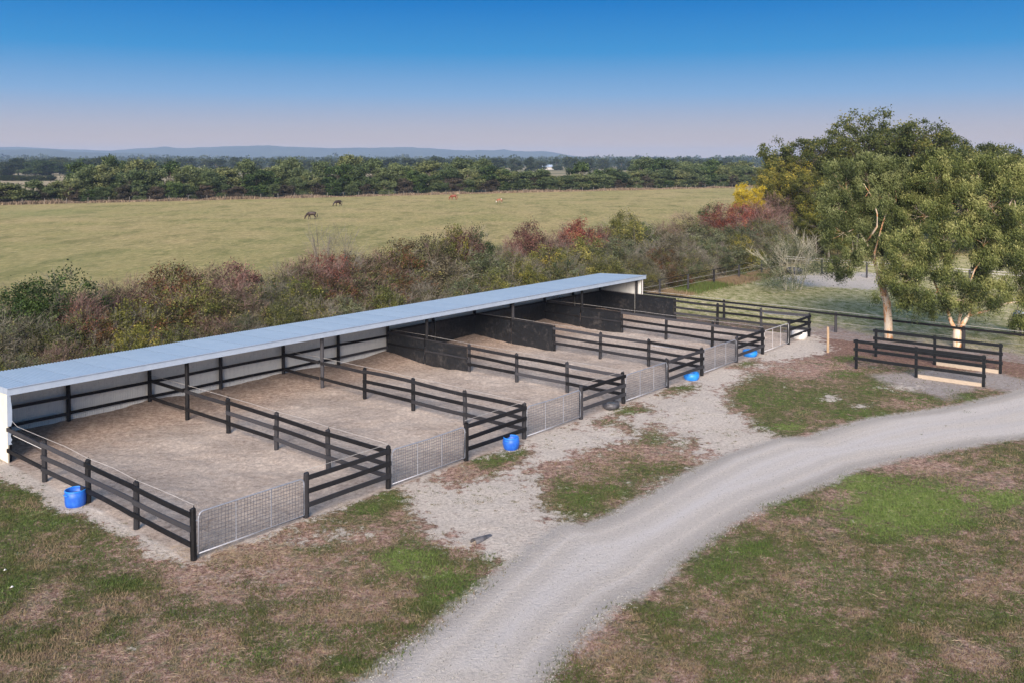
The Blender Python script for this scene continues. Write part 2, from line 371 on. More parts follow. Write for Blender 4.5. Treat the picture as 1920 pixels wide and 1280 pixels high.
L['sage'] = mat_leaf('sage_leaves', [(0, (0.034, 0.043, 0.024)), (.45, (0.131, 0.151, 0.083)), (1, (0.275, 0.302, 0.179))])
L['red'] = mat_leaf('red_leaves', [(0, (0.073, 0.021, 0.018)), (.4, (0.217, 0.065, 0.050)), (.8, (0.352, 0.115, 0.086)), (1, (0.393, 0.245, 0.115))])
L['darkred'] = mat_leaf('dark_red_leaves', [(0, (0.052, 0.035, 0.029)), (.5, (0.129, 0.060, 0.053)), (1, (0.224, 0.117, 0.094))])
L['orange'] = mat_leaf('orange_mixed_leaves', [(0, (0.044, 0.033, 0.018)), (.4, (0.104, 0.068, 0.035)), (.75, (0.204, 0.107, 0.051)), (1, (0.249, 0.095, 0.065))])
L['pink'] = mat_leaf('pinkish_brown_leaves', [(0, (0.050, 0.022, 0.022)), (.45, (0.165, 0.088, 0.077)), (1, (0.319, 0.187, 0.154))])
L['brown'] = mat_leaf('dry_brown_leaves', [(0, (0.034, 0.030, 0.017)), (.45, (0.121, 0.106, 0.067)), (1, (0.253, 0.222, 0.144))])
L['darkgreen'] = mat_leaf('dark_green_leaves', [(0, (0.014, 0.026, 0.007)), (.45, (0.048, 0.084, 0.024)), (1, (0.126, 0.180, 0.054))])
L['oliveyellow'] = mat_leaf('olive_yellow_leaves', [(0, (0.044, 0.053, 0.015)), (.5, (0.123, 0.128, 0.031)), (.85, (0.229, 0.211, 0.044)), (1, (0.370, 0.299, 0.044))])
L['twigs'] = mat_leaf('fine_grey_twigs', [(0, (0.093, 0.081, 0.067)), (.5, (0.180, 0.162, 0.139)), (1, (0.290, 0.267, 0.238))], 0.0, .9)
L['twigs_red'] = mat_leaf('fine_purplish_twigs', [(0, (0.099, 0.055, 0.055)), (.5, (0.198, 0.121, 0.116)), (1, (0.286, 0.209, 0.198))], 0.0, .9)
L['olive2'] = mat_leaf('mixed_olive_leaves', [(0, (0.037, 0.039, 0.015)), (.4, (0.118, 0.123, 0.048)), (.75, (0.204, 0.203, 0.081)), (1, (0.341, 0.280, 0.100))])
L['yellow'] = mat_leaf('golden_leaves', [(0, (0.252, 0.180, 0.018)), (.5, (0.495, 0.360, 0.027)), (1, (0.648, 0.495, 0.054))])
L['gum'] = mat_leaf('gum_leaves', [(0, (0.020, 0.030, 0.011)), (.35, (0.088, 0.110, 0.039)), (.75, (0.194, 0.219, 0.087)), (1, (0.338, 0.350, 0.168))], .15)
L['gum2'] = mat_leaf('deeper_gum_leaves', [(0, (0.015, 0.025, 0.007)), (.35, (0.069, 0.095, 0.028)), (.75, (0.169, 0.200, 0.063)), (1, (0.300, 0.312, 0.126))], .15)
L['oak'] = mat_leaf('evergreen_leaves', [(0, (0.034, 0.048, 0.016)), (.5, (0.081, 0.101, 0.030)), (.85, (0.135, 0.149, 0.040)), (1, (0.230, 0.203, 0.054))])
L['wattle'] = mat_leaf('wattle_leaves', [(0, (0.048, 0.070, 0.033)), (.5, (0.100, 0.135, 0.057)), (1, (0.176, 0.211, 0.094))])
L['wattle_pale'] = mat_leaf('pale_wattle_leaves', [(0, (0.070, 0.086, 0.041)), (.5, (0.150, 0.173, 0.070)), (1, (0.242, 0.259, 0.115))])
L['thicket'] = mat_leaf('thicket_leaves', [(0, (.035, .03, .022)), (.5, (.08, .065, .048)), (1, (.15, .12, .09))])
L['far'] = mat_leaf('far_tree_leaves', [(0, (0.019, 0.035, 0.019)), (.5, (0.049, 0.068, 0.035)), (1, (0.088, 0.107, 0.049))])

# ------------------------------------------------------------------ ground
def mat_ground():
    t = NT('ground'); o = t.tc.outputs['Object']
    A = {k: t.attr(k) for k in ('road', 'pen', 'pale', 'pad', 'mulch', 'far', 'right', 'green', 'brown')}
    n_f = t.noise(9, 6, .75, o); n_m = t.noise(1.6, 6, .7, o); n_l = t.noise(.35, 5, .65, o); n_ff = t.noise(38, 4, .7, o); n_s = t.noise(3.6, 7, .78, o)
    def rag(a, nz, k, c=3.0): return t.math('ADD', t.math('MULTIPLY', t.math('ADD', a, t.math('MULTIPLY', t.math('SUBTRACT', nz, .5), k)), c), (1 - c) * .5, clamp=True)
    n_p = t.noise(2.1, 8, .74, o, dist=.4); n_q = t.noise(5.5, 7, .8, o)
    dry = t.ramp(n_q, [(.36, (0.094, 0.049, 0.035)), (.45, (0.242, 0.141, 0.104)), (.53, (0.440, 0.276, 0.214)), (.62, (0.704, 0.485, 0.377))])
    dry = t.mix(t.ramp(n_p, [(.50, (0, 0, 0)), (.60, (.75, .75, .75))]), dry, t.ramp(n_q, [(.36, (.17, .12, .09)), (.52, (.42, .335, .275)), (.64, (.60, .50, .42))]))
    grass = t.ramp(n_q, [(.36, (.035, .045, .018)), (.48, (.095, .10, .038)), (.56, (.17, .16, .065)), (.64, (.30, .25, .13))])
    lush = t.ramp(n_q, [(.36, (.035, .06, .016)), (.5, (.115, .165, .04)), (.64, (.27, .32, .09))])
    n_r = t.noise(14, 5, .8, o)
    dry = t.mix(t.ramp(n_r, [(.54, (0, 0, 0)), (.64, (.8, .8, .8))]), dry, (.62, .51, .42)); dry = t.mix(t.ramp(n_r, [(.36, (.8, .8, .8)), (.45, (0, 0, 0))]), dry, (.07, .045, .033))
    grass = t.mix(t.ramp(n_r, [(.53, (0, 0, 0)), (.64, (.7, .7, .7))]), grass, (.32, .27, .15)); grass = t.mix(t.ramp(n_r, [(.36, (.7, .7, .7)), (.46, (0, 0, 0))]), grass, (.025, .038, .012))
    gsum = t.math('ADD', t.math('MULTIPLY_ADD', n_p, .6, t.math('MULTIPLY', n_l, .2)), t.math('MULTIPLY', n_q, .2))
    gmask = rag(t.math('ADD', t.math('SUBTRACT', t.math('MULTIPLY', A['green'], .42), t.math('MULTIPLY', A['brown'], .42)), .492), gsum, 5.2, 2.2)
    c = t.mix(gmask, dry, grass)
    c = t.mix(rag(t.math('SUBTRACT', A['green'], .45), n_p, 3.6, 2.0), c, lush)
    c = t.mix(t.math('MULTIPLY', rag(t.math('SUBTRACT', t.attr('lime'), .25), n_p, 2.6, 2.0), .8), c, t.ramp(n_q, [(.36, (.10, .12, .03)), (.48, (.22, .27, .07)), (.62, (.36, .38, .15))]))
    # far paddock
    fn = t.noise(.05, 6, .7, o); fn2 = t.noise(1.3, 8, .9, t.scl(o, (1, .38, 1)))
    fp = t.ramp(fn2, [(.38, (0.093, 0.088, 0.026)), (.46, (0.258, 0.230, 0.077)), (.53, (0.371, 0.309, 0.116)), (.62, (0.639, 0.490, 0.215))])
    fp = t.mix(t.ramp(fn, [(.40, (0, 0, 0)), (.62, (1, 1, 1))]), t.mix(.30, fp, (.30, .29, .12)), t.mix(.34, fp, (.58, .42, .23)))
    fp = t.mix(1.0, fp, t.ramp(t.noise(.22, 4, .7, t.scl(o, (1, .35, 1))), [(.36, (.66, .70, .62)), (.5, (1, 1, 1)), (.64, (1.0, .98, .95))]), 'MULTIPLY')
    fp = t.mix(t.math('MULTIPLY', A['green'], .45), fp, (.20, .24, .08))
    sp = t.nd('ShaderNodeSeparateXYZ'); t.l.new(o, sp.inputs[0])
    mr = t.nd('ShaderNodeMapRange'); mr.inputs[1].default_value = 140; mr.inputs[2].default_value = 330; t.l.new(sp.outputs[1], mr.inputs[0])
    beyond = t.ramp(t.noise(.006, 4, .6, o), [(.3, (.10, .11, .05)), (.5, (.26, .22, .12)), (.62, (.40, .32, .20)), (.75, (.14, .15, .07))])
    c = t.mix(t.math('MULTIPLY', mr.outputs[0], 1.0), c, beyond)
    c = t.mix(A['far'], c, fp)
    # right-hand paddock: grazed, grey-green
    rp = t.ramp(t.noise(1.9, 8, .88, t.scl(o, (0.900, 0.450, 0.840))), [(.38, (0.103, 0.125, 0.025)), (.45, (0.268, 0.275, 0.084)), (.52, (0.474, 0.420, 0.214)), (.60, (0.742, 0.640, 0.395))])
    c = t.mix(A['right'], c, t.mix(t.math('MULTIPLY', A['green'], .30), rp, grass))
    ml = t.ramp(n_q, [(.35, (.13, .075, .06)), (.5, (.25, .15, .115)), (.64, (.42, .28, .20))])
    c = t.mix(rag(t.math('SUBTRACT', A['mulch'], t.math('MULTIPLY', A['green'], .8)), n_m, 1.0, 2.5), c, ml)
    gd = t.ramp(n_q, [(.35, (.26, .225, .20)), (.5, (.38, .335, .305)), (.66, (.50, .45, .41))])
    c = t.mix(rag(A['pad'], n_m, .9, 2.5), c, gd)
    sand = t.ramp(n_f, [(.36, (0.473, 0.410, 0.342)), (.5, (0.694, 0.615, 0.520)), (.64, (0.840, 0.760, 0.656))])
    sand = t.mix(t.math('MULTIPLY', n_l, .35), sand, (.30, .245, .205))
    c = t.mix(rag(A['pale'], t.math('MULTIPLY_ADD', n_p, .7, t.math('MULTIPLY', n_q, .3)), 4.2, 4.0), c, sand)
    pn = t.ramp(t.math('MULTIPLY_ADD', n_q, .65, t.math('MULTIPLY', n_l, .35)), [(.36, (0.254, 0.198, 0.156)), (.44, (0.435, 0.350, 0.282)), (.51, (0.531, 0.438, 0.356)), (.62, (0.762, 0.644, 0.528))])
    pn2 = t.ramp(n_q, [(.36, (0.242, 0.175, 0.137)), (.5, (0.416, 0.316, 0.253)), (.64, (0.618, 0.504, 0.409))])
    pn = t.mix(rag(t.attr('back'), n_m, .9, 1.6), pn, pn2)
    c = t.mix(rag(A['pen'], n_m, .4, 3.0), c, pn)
    gr = t.ramp(t.math('MULTIPLY_ADD', n_ff, .6, t.math('MULTIPLY', n_f, .4)), [(.38, (0.449, 0.398, 0.336)), (.5, (0.643, 0.576, 0.493)), (.62, (0.793, 0.719, 0.622))])
    tr = t.noise(.9, 5, .65, o); gr = t.mix(t.ramp(tr, [(.35, (0, 0, 0)), (.7, (.45, .45, .45))]), gr, (.62, .57, .52))
    gr = t.mix(t.math('MULTIPLY', t.attr('rut'), .5), gr, (.68, .65, .63))
    gr = t.mix(t.ramp(t.attr('streak'), [(.30, (.22, .22, .22)), (.48, (0, 0, 0))]), gr, (.43, .40, .375)); gr = t.mix(t.ramp(t.attr('streak'), [(.50, (0, 0, 0)), (.72, (.35, .35, .35))]), gr, (.70, .66, .625))
    gr = t.mix(t.math('MULTIPLY', t.attr('edge'), .55), gr, (.27, .25, .235))
    c = t.mix(rag(A['road'], n_s, .9, 3.2), c, gr)
    t.col(c); t.set(Roughness=.95); t.b.inputs['Specular IOR Level'].default_value = .15
    hh = t.math('ADD', t.math('MULTIPLY', n_f, .6), t.math('MULTIPLY', n_ff, .4)); t.bump(hh, 1.0, .12)
    return t.m
M['ground'] = mat_ground()
def axis(segs):
    out = [segs[0][0]]
    for a, b, d in segs:
        n = max(1, int(round((b - a) / d))); out += list(a + (b - a) * (i + 1) / n for i in range(n))
    return np.array(out)
gx = axis([(-7000, -1000, 600), (-1000, -200, 50), (-200, -60, 7), (-60, -24, 1.0), (-24, 32, .15), (32, 60, .8), (60, 200, 7), (200, 1000, 50), (1000, 7000, 600)])
gy = axis([(-150, 0, 15), (0, 14, 1.0), (14, 30, .11), (30, 45, .15), (45, 62, .22), (62, 95, .6), (95, 200, 3), (200, 400, 8), (400, 1000, 40), (1000, 7000, 400)])
XX, YY = np.meshgrid(gx, gy); nx, ny = len(gx), len(gy)
xf, yf = XX.ravel(), YY.ravel(); MK = masks(xf, yf); ZZ = height(xf, yf)
# shallow ditch-free relief: road a little sunk, islands a little proud
ZZ = ZZ * (1 - .75 * MK['road']) 
s_, t_ = to_st(xf, yf)
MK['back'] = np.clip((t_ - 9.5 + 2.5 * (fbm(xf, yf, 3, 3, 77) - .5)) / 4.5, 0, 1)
rd = poly_sd(xf, yf, ROAD); MK['rut'] = np.clip(1 - np.abs(rd - 1.7) / .55, 0, 1) * .9; MK['streak'] = vnoise(rd * 2.8 + 1.2 * vnoise(xf / 12, yf / 12, 5), (xf + yf) * .05, 61) * .5 + vnoise(rd * 6.1, (xf + yf) * .12, 62) * .5; MK['edge'] = np.clip(1 - np.abs(rd - .25) / .6, 0, 1)
ii = np.arange(nx * ny).reshape(ny, nx)
FF = np.stack([ii[:-1, :-1], ii[:-1, 1:], ii[1:, 1:], ii[1:, :-1]], -1).reshape(-1, 4)
g_me = new_mesh('ground', np.stack([xf, yf, ZZ], 1), FF, M['ground'], True, {k: ('POINT', v) for k, v in MK.items()})
obj('ground', g_me, kind='structure')

# ------------------------------------------------------------------ hills
def ridge(name, prof, Y, col1, col2, seed):
    m = NT(name); m.col(m.ramp(m.noise(.004, 5, .6), [(.3, col1), (.7, col2)])); m.set(Roughness=1.0)
    rng = np.random.default_rng(seed); xs = np.linspace(prof[0][0], prof[-1][0], 240); ys = np.interp(xs, [p[0] for p in prof], [p[1] for p in prof]); ys = 300 + (ys - 300) * 1.07
    ys = ys + (vnoise(xs / 22, xs * 0, seed) - .5) * 1.6 + (vnoise(xs / 7, xs * 0, seed + 3) - .5) * .7
    V = []; rows = 10
    X = (xs - 960) / F * Y; top = np.maximum(CH - (ys - 300) / F * Y, -2)
    for r in range(rows):
        k = r / (rows - 1); dist = Y - 900 + 900 * k if r < rows else Y
        nz = (fbm(X + r * 300, X * 0 + r, 260, 3, seed + r) - .5) * 40 * math.sin(math.pi * k)
        V += [(x * (dist / Y), dist, z) for x, z in zip(X, (top + 2) * (math.sin(k * math.pi / 2) ** 1.2) - 2 + nz * (1 - k))]
    V += [(x * 1.1, Y + 500, -3) for x in X]; rows += 1
    n = len(xs); i = np.arange(n * rows).reshape(rows, n)
    Fc = np.stack([i[:-1, :-1], i[:-1, 1:], i[1:, 1:], i[1:, :-1]], -1).reshape(-1, 4)
    obj(name, new_mesh(name, V, Fc, m.m, True), kind='structure')
ridge('hills', [(-300, 280), (0, 283), (90, 281.5), (150, 287), (250, 288), (330, 292), (400, 296), (500, 300), (560, 303)], 4600, (.03, .045, .03), (.06, .075, .045), 3)
ridge('distant_hills', [(-300, 279), (0, 278), (45, 278), (110, 282), (210, 284), (260, 280.5), (310, 277.5), (335, 280), (440, 276), (510, 275.5), (570, 278), (620, 280), (690, 279),
                        (760, 277), (810, 280), (850, 283.5), (925, 283.5), (945, 282), (960, 285), (1020, 285.5), (1045, 289), (1070, 293), (1100, 296), (1200, 298.5), (1350, 297), (1500, 299), (1700, 298), (2100, 298)], 6100, (.03, .045, .03), (.06, .075, .045), 9)

# ------------------------------------------------------------------ foliage generators
def leaves(P, D, size, width, rnd, droop=0.0):
    """pointed four-sided leaves at P along D"""
    n = len(P); D = D / (np.linalg.norm(D, axis=1, keepdims=True) + 1e-9)
    R = RNG.normal(size=(n, 3)); Wd = np.cross(D, R); Wd /= (np.linalg.norm(Wd, axis=1, keepdims=True) + 1e-9)
    sz = size * RNG.uniform(.6, 1.35, (n, 1)); wd = width * RNG.uniform(.7, 1.3, (n, 1))
    V = np.empty((n, 4, 3)); V[:, 0] = P - D * sz * .5; V[:, 1] = P + Wd * wd * .5; V[:, 2] = P + D * sz * .5; V[:, 3] = P - Wd * wd * .5
    Fc = np.arange(n * 4).reshape(n, 4)
    return V.reshape(-1, 3), Fc, rnd
def leaf_mesh(name, P, D, size, width, rnd, mat):
    V, Fc, r = leaves(P, D, size, width, rnd)
    return new_mesh(name, V, Fc, mat, False, {'rnd': ('FACE', np.clip(r, 0, 1))})
def rand_dir(n):
    d = RNG.normal(size=(n, 3)); return d / np.linalg.norm(d, axis=1, keepdims=True)
BR, BH = 2.5, 4.4          # size the shrub library is modelled at
def bush_leaf(n, seed, lobes=13, per=15, sig=.16, out=0.0, clump_d=.85):
    """leaves in clumps over the shells of several overlapping rounded masses"""
    rs = np.random.default_rng(seed); C = []; Dn = []; T = []
    cen = []
    for i in range(lobes):
        a = i * 2.4 + rs.uniform(-.4, .4); k = math.sqrt((i + .5) / lobes); zt = math.cos(k * 1.35) 
        r = rs.uniform(.75, 1.15); cen.append((math.cos(a) * k * (BR - .7), math.sin(a) * k * (BR - .7), max(.55, (BH - r) * zt * rs.uniform(.82, 1.04)), r))
    for i in range(lobes // 2):
        a = rs.uniform(0, 6.28); cen.append((math.cos(a) * (BR - .6), math.sin(a) * (BR - .6), rs.uniform(.5, 1.8), rs.uniform(.6, .95)))
    for (x, y, z, r) in cen:
        tt = rs.uniform(-.18, .18)
        for k in range(per):
            d = rs.normal(size=3); d[2] = d[2] * .8 + .35; d /= np.linalg.norm(d)
            C.append((x + d[0] * r * clump_d, y + d[1] * r * clump_d, max(.1, z + d[2] * r * clump_d))); Dn.append(d); T.append(rs.uniform(.0, .85) + tt)
    C = np.array(C); Dn = np.array(Dn); T = np.array(T); k = RNG.integers(0, len(C), n); sg = sig * RNG.uniform(.6, 1.5, len(C))
    P = C[k] + RNG.normal(size=(n, 3)) * sg[k][:, None] + Dn[k] * out * RNG.uniform(0, 1, (n, 1)); P[:, 2] = np.abs(P[:, 2])
    D = rand_dir(n) + Dn[k] * (.5 + 3 * out)
    return P, D, T[k] + RNG.normal(size=n) * .17
def twig_mesh(name, mat, seed, stems=26, fork=5, reach=1.0, r0=.011, erect=.6, up=1.0):
    rs = random.Random(seed); b = MB()
    def seg(p, d, ln, r, lev):
        q = p + d * ln * .55 + Vector((rs.uniform(-1, 1), rs.uniform(-1, 1), rs.uniform(-.3, .6))) * ln * .10; e = p + d * ln + Vector((0, 0, -.04 * ln))
        b.tube([p, q, e], [r, r * .75, r * .4], 3, False)
        if lev > 0:
            for i in range(fork):
                k = rs.uniform(.35, 1.0); base = p.lerp(e, k)
                nd_ = (d + Vector((rs.uniform(-1, 1), rs.uniform(-1, 1), rs.uniform(-.5, .9))) * .75).normalized()
                seg(base, nd_, ln * rs.uniform(.35, .6), r * .5, lev - 1)
    for i in range(stems):
        a = rs.uniform(0, 2 * math.pi); s = rs.uniform(.15, 1.0)
        d = Vector((math.cos(a) * s, math.sin(a) * s, erect + rs.random() * up)).normalized()
        seg(Vector((math.cos(a) * .12, math.sin(a) * .12, 0)), d, reach * rs.uniform(.55, .8), r0, 2)
    V = np.array([tuple(v) for v in b.V]); V[:, 2] *= 1.0 / np.percentile(V[:, 2], 99.7); V[:, :2] *= 1.0 / np.percentile(np.hypot(V[:, 0], V[:, 1]), 98); V = V * np.array([BR, BR, BH])
    b.V = [tuple(v) for v in V]; return b.mesh(name, mat)
# shrub library: foliage with the branches it grows on, unit size
BUSH = {}
for i in range(5):
    P, D, r = bush_leaf(19000, i, 13 + i % 3, 16, .14)
    BUSH['d', i] = leaf_mesh('shrub_foliage', P, D, .105, .058, r, L['olive'])
for i in range(3):
    P, D, r = bush_leaf(9500, 20 + i, 13, 17, .15)
    BUSH['s', i] = leaf_mesh('sparse_foliage', P, D, .085, .045, r, L['olive'])
for i in range(4):
    P, D, r = bush_leaf(4200, 30 + i, 14, 22, .13, .45, .80)
    BUSH['t', i] = leaf_mesh('fine_twigs', P, D, .55, .013, r, L['olive'])
TW = [twig_mesh('shrub_branches', M['twig'], 50 + i, 22, 6, 1.05, .006, .05, .5) for i in range(3)]
TWR = [twig_mesh('shrub_branches', M['twig_red'], 60 + i, 24, 6, 1.05, .0055, .05, .5) for i in range(2)]
BARE = twig_mesh('bare_branches', M['twig'], 71, 12, 6, 1.0, .009, .9, .9)
def swap(o, mat):
    if o.data.materials and o.data.materials[0] != mat:
        o.material_slots[0].link = 'OBJECT'; o.material_slots[0].material = mat
LOOK = dict(olive='olive green leafy', yellowgreen='yellow-green leafy', sage='grey-green', red='bright red-leaved', darkred='dark red-leaved', orange='orange-tinged', pink='pinkish brown',
            brown='dry brown twiggy', darkgreen='dark green', bare='leafless grey', yellow='golden yellow')
ROWN = {0: 'front row right behind the shed roof', 1: 'middle of the hedge behind the shed', 2: 'back edge of the hedge by the horse field'}
bushes = []
def bush(px, top, t, rad, kind, row=1, dens='d', twr=False, base=0.0, hs=1.0, sd=0):
    """shrub seen at px whose top reaches row top, standing t metres behind the pen fronts"""
    a = (px - 960) / F; q = P0 + VV_ * t
    s = (a * q[1] - q[0]) / (UV_[0] - a * UV_[1]); p = q + UV_ * s
    h = CH - (top - 300) / F * p[1]
    bushes.append((px, p[0], p[1], h, rad, kind, row, dens, twr, sd))
bl = [  # px, top, t, radius, kind, row, density, red twigs
 # back edge of the hedge, left to right
 (-60, 520, 24, 3.0, 'sage', 2, 'd', 0), (40, 515, 23.5, 2.8, 'darkgreen', 2, 'd', 0), (105, 492, 23, 3.0, 'darkgreen', 2, 'd', 0), (150, 540, 21.2, 1.7, 'red', 2, 's', 1), (205, 515, 24, 2.3, 'brown', 2, 's', 1),
 (255, 512, 24, 2.4, 'pink', 2, 's', 1), (330, 484, 23.5, 2.8, 'orange', 2, 'd', 1), (395, 488, 24, 2.4, 'pink', 2, 's', 1), (450, 482, 23.5, 2.6, 'pink', 2, 'd', 1), (510, 492, 24, 2.3, 'olive', 2, 's', 0),
 (560, 475, 24, 2.4, 'brown', 2, 's', 1), (605, 460, 24, 2.5, 'red', 2, 's', 1), (627, 408, 25.0, 2.1, 'bare', 2, 's', 0), (650, 470, 24, 2.4, 'orange', 2, 'd', 1), (705, 462, 24, 2.6, 'brown', 2, 's', 1), (745, 445, 24, 2.7, 'orange', 2, 'd', 0),
 (800, 432, 24, 3.0, 'brown', 2, 'd', 1), (848, 418, 24.5, 2.2, 'yellowgreen', 2, 'd', 0), (868, 405, 24.2, 1.9, 'darkred', 2, 'd', 1), (895, 414, 24.6, 1.9, 'darkgreen', 2, 'd', 0), (940, 445, 24, 2.5, 'sage', 2, 'd', 0), (960, 440, 23.0, 1.4, 'red', 2, 's', 1),
 (988, 407, 24.6, 2.4, 'darkred', 2, 'd', 1), (1035, 425, 24, 2.4, 'pink', 2, 's', 1), (1082, 403, 24.6, 2.8, 'red', 2, 'd', 1), (1120, 412, 24.6, 2.2, 'darkred', 2, 'd', 1), (1165, 388, 24.6, 3.0, 'olive', 2, 'd', 0), (1200, 400, 25, 2.4, 'darkgreen', 2, 'd', 0),
 (1245, 410, 24, 2.8, 'brown', 2, 's', 1), (1290, 392, 24.5, 3.0, 'brown', 2, 's', 1), (1330, 375, 26, 2.6, 'darkgreen', 2, 'd', 0), (1352, 372, 24, 3.2, 'red', 2, 'd', 1), (1395, 376, 23.5, 3.0, 'red', 2, 'd', 1), (1440, 360, 24, 3.8, 'pink', 2, 's', 1), (1425, 370, 22.6, 3.2, 'red', 2, 's', 1), (1480, 366, 23.5, 3.4, 'pink', 2, 's', 1),
 # middle
 (-40, 590, 20.5, 2.3, 'sage', 1, 's', 0), (40, 580, 20.5, 2.4, 'brown', 1, 's', 0), (100, 585, 20, 2.0, 'olive', 1, 'd', 0), (170, 560, 20.5, 2.1, 'orange', 1, 'd', 0), (235, 555, 20.5, 2.4, 'yellowgreen', 1, 'd', 0), (300, 530, 20.5, 2.6, 'orange', 1, 'd', 0),
 (370, 525, 20.5, 2.4, 'olive', 1, 'd', 1), (430, 520, 20.5, 2.5, 'brown', 1, 's', 1), (500, 520, 20.5, 2.4, 'olive', 1, 's', 0), (560, 515, 20.5, 2.5, 'olive', 1, 'd', 0), (620, 508, 20.5, 2.5, 'orange', 1, 'd', 1), (690, 500, 20.5, 2.6, 'brown', 1, 'd', 1),
 (760, 490, 20.5, 2.8, 'orange', 1, 'd', 0), (830, 478, 20.5, 3.0, 'brown', 1, 'd', 0), (900, 465, 20.5, 2.8, 'sage', 1, 'd', 0), (960, 460, 20.5, 2.8, 'olive', 1, 's', 0), (1030, 450, 20.5, 3.0, 'yellowgreen', 1, 'd', 0), (1090, 440, 20.8, 3.0, 'olive', 1, 'd', 0),
 (1150, 435, 20.8, 3.2, 'sage', 1, 'd', 0), (1210, 445, 20.5, 2.8, 'bare', 1, 's', 0), (1265, 430, 20.8, 3.0, 'brown', 1, 's', 0), (1320, 415, 21, 3.4, 'sage', 1, 'd', 0), (1380, 408, 21, 3.2, 'sage', 1, 'd', 0), (1425, 400, 21, 2.8, 'olive', 1, 'd', 0), (1480, 395, 21.5, 3.4, 'olive', 1, 's', 0),
 # front
 (-30, 650, 18.2, 1.7, 'olive', 0, 'd', 0), (50, 655, 18, 1.6, 'sage', 0, 'd', 0), (110, 632, 18, 1.7, 'brown', 0, 's', 1), (180, 630, 18, 1.7, 'olive', 0, 'd', 0), (250, 610, 18, 1.9, 'yellowgreen', 0, 'd', 0), (320, 600, 18.2, 1.9, 'olive', 0, 'd', 0), (390, 585, 18.2, 1.9, 'brown', 0, 's', 1),
 (455, 580, 18.2, 1.9, 'darkgreen', 0, 's', 0), (520, 560, 18.2, 2.0, 'olive', 0, 'd', 0), (590, 555, 18.2, 2.0, 'yellowgreen', 0, 's', 0), (650, 545, 18.2, 2.0, 'sage', 0, 'd', 0), (720, 530, 18.2, 2.2, 'olive', 0, 'd', 0), (790, 525, 18.2, 2.2, 'brown', 0, 's', 0), (860, 510, 18.2, 2.2, 'sage', 0, 'd', 0),
 (925, 500, 18.2, 2.4, 'olive', 0, 'd', 0), (990, 490, 18.2, 2.3, 'yellowgreen', 0, 'd', 0), (1060, 478, 18.2, 2.6, 'sage', 0, 'd', 0), (1130, 470, 18.2, 2.6, 'olive', 0, 'd', 0), (1195, 468, 18.4, 2.3, 'brown', 0, 's', 0), (1240, 455, 18.4, 2.4, 'orange', 0, 'd', 0), (1290, 452, 18.4, 2.5, 'sage', 0, 's', 0),
 (1335, 445, 18.4, 2.6, 'sage', 0, 'd', 0), (1385, 430, 18.4, 2.4, 'yellowgreen', 0, 'd', 0), (1420, 440, 18.4, 2.4, 'brown', 0, 's', 0), (1455, 405, 18.8, 2.6, 'sage', 0, 's', 0), (1500, 400, 19.5, 2.6, 'olive', 0, 'd', 0)]
for b_ in bl: bush(*b_[:5], row=b_[5], dens=b_[6], twr=bool(b_[7]))
ORD = ['first', 'second', 'third', 'fourth', 'fifth', 'sixth', 'seventh', 'eighth', 'ninth', 'tenth', 'eleventh', 'twelfth']
cnt = {}
for i, (px, x, y, h, rad, kind, row, dens, twr, sd_) in enumerate(sorted(bushes, key=lambda b: b[0])):
    cnt[kind, row] = cnt.get((kind, row), 0) + 1
    tot = sum(1 for b in bushes if b[5] == kind and b[6] == row)
    lab = LOOK[kind] + ' shrub in the ' + ROWN[row] + ('' if tot == 1 else ', %s of its colour from left' % ORD[cnt[kind, row] - 1])
    lab = lab.replace('in the front row right behind the shed roof', 'in front row behind the shed').replace('in the middle of the hedge behind the shed', 'in the middle hedge row').replace('in the back edge of the hedge by the horse field', 'on hedge edge by horse field')
    h = max(h, 1.2)
    if kind != 'bare': rad *= (1.0, 1.18, 1.15)[row]
    r = thing('shrub', lab, 'shrub', (x, y, -.05), random.uniform(0, 6.28), 'shrubs in the hedge behind the shed', (rad / BR, rad * random.uniform(.9, 1.1) / BR, h / BH * .97))
    if kind == 'bare':
        obj('branches', BARE, r); obj('branches', TW[i % 3], r).scale = (.95, .95, .7); swap(obj('fine_twigs', BUSH['t', 1], r, kind='stuff'), L['twigs']); r.children[-1].scale = (1.1, 1.1, .98)
        continue
    lf = obj('foliage', BUSH[dens, i % (5 if dens == 'd' else 3)], r); swap(lf, L[kind])
    MIXW = {'olive': 'olive2', 'yellowgreen': 'olive', 'sage': 'olive2', 'red': 'pink', 'darkred': 'darkred', 'orange': 'olive', 'pink': 'brown', 'brown': 'olive2', 'darkgreen': 'darkgreen', 'yellow': 'yellow'}
    lf2 = obj('foliage', BUSH['s', (i + 1) % 3], r, rz=2.0); swap(lf2, L[MIXW[kind]])
    if dens == 's': lf3 = obj('foliage', BUSH['d', i % 5], r, rz=1.0); lf3.scale = (.88, .88, .84); swap(lf3, L[['brown', 'olive', 'olive2'][i % 3]])
    ft = obj('fine_twigs', BUSH['t', i % 4], r, rz=i * .8, kind='stuff'); swap(ft, L['twigs_red'] if twr else L['twigs'])
    if dens == 'd': ft.scale = (.94, .94, .94)
    if dens == 's': ft2 = obj('fine_twigs', BUSH['t', (i + 1) % 4], r, rz=i * .8 + 2, kind='stuff'); swap(ft2, L['twigs_red'] if twr else L['twigs'])
    tw = obj('branches', (TWR[i % 2] if twr else TW[i % 3]), r); tw.scale = (.9, .9, .9)

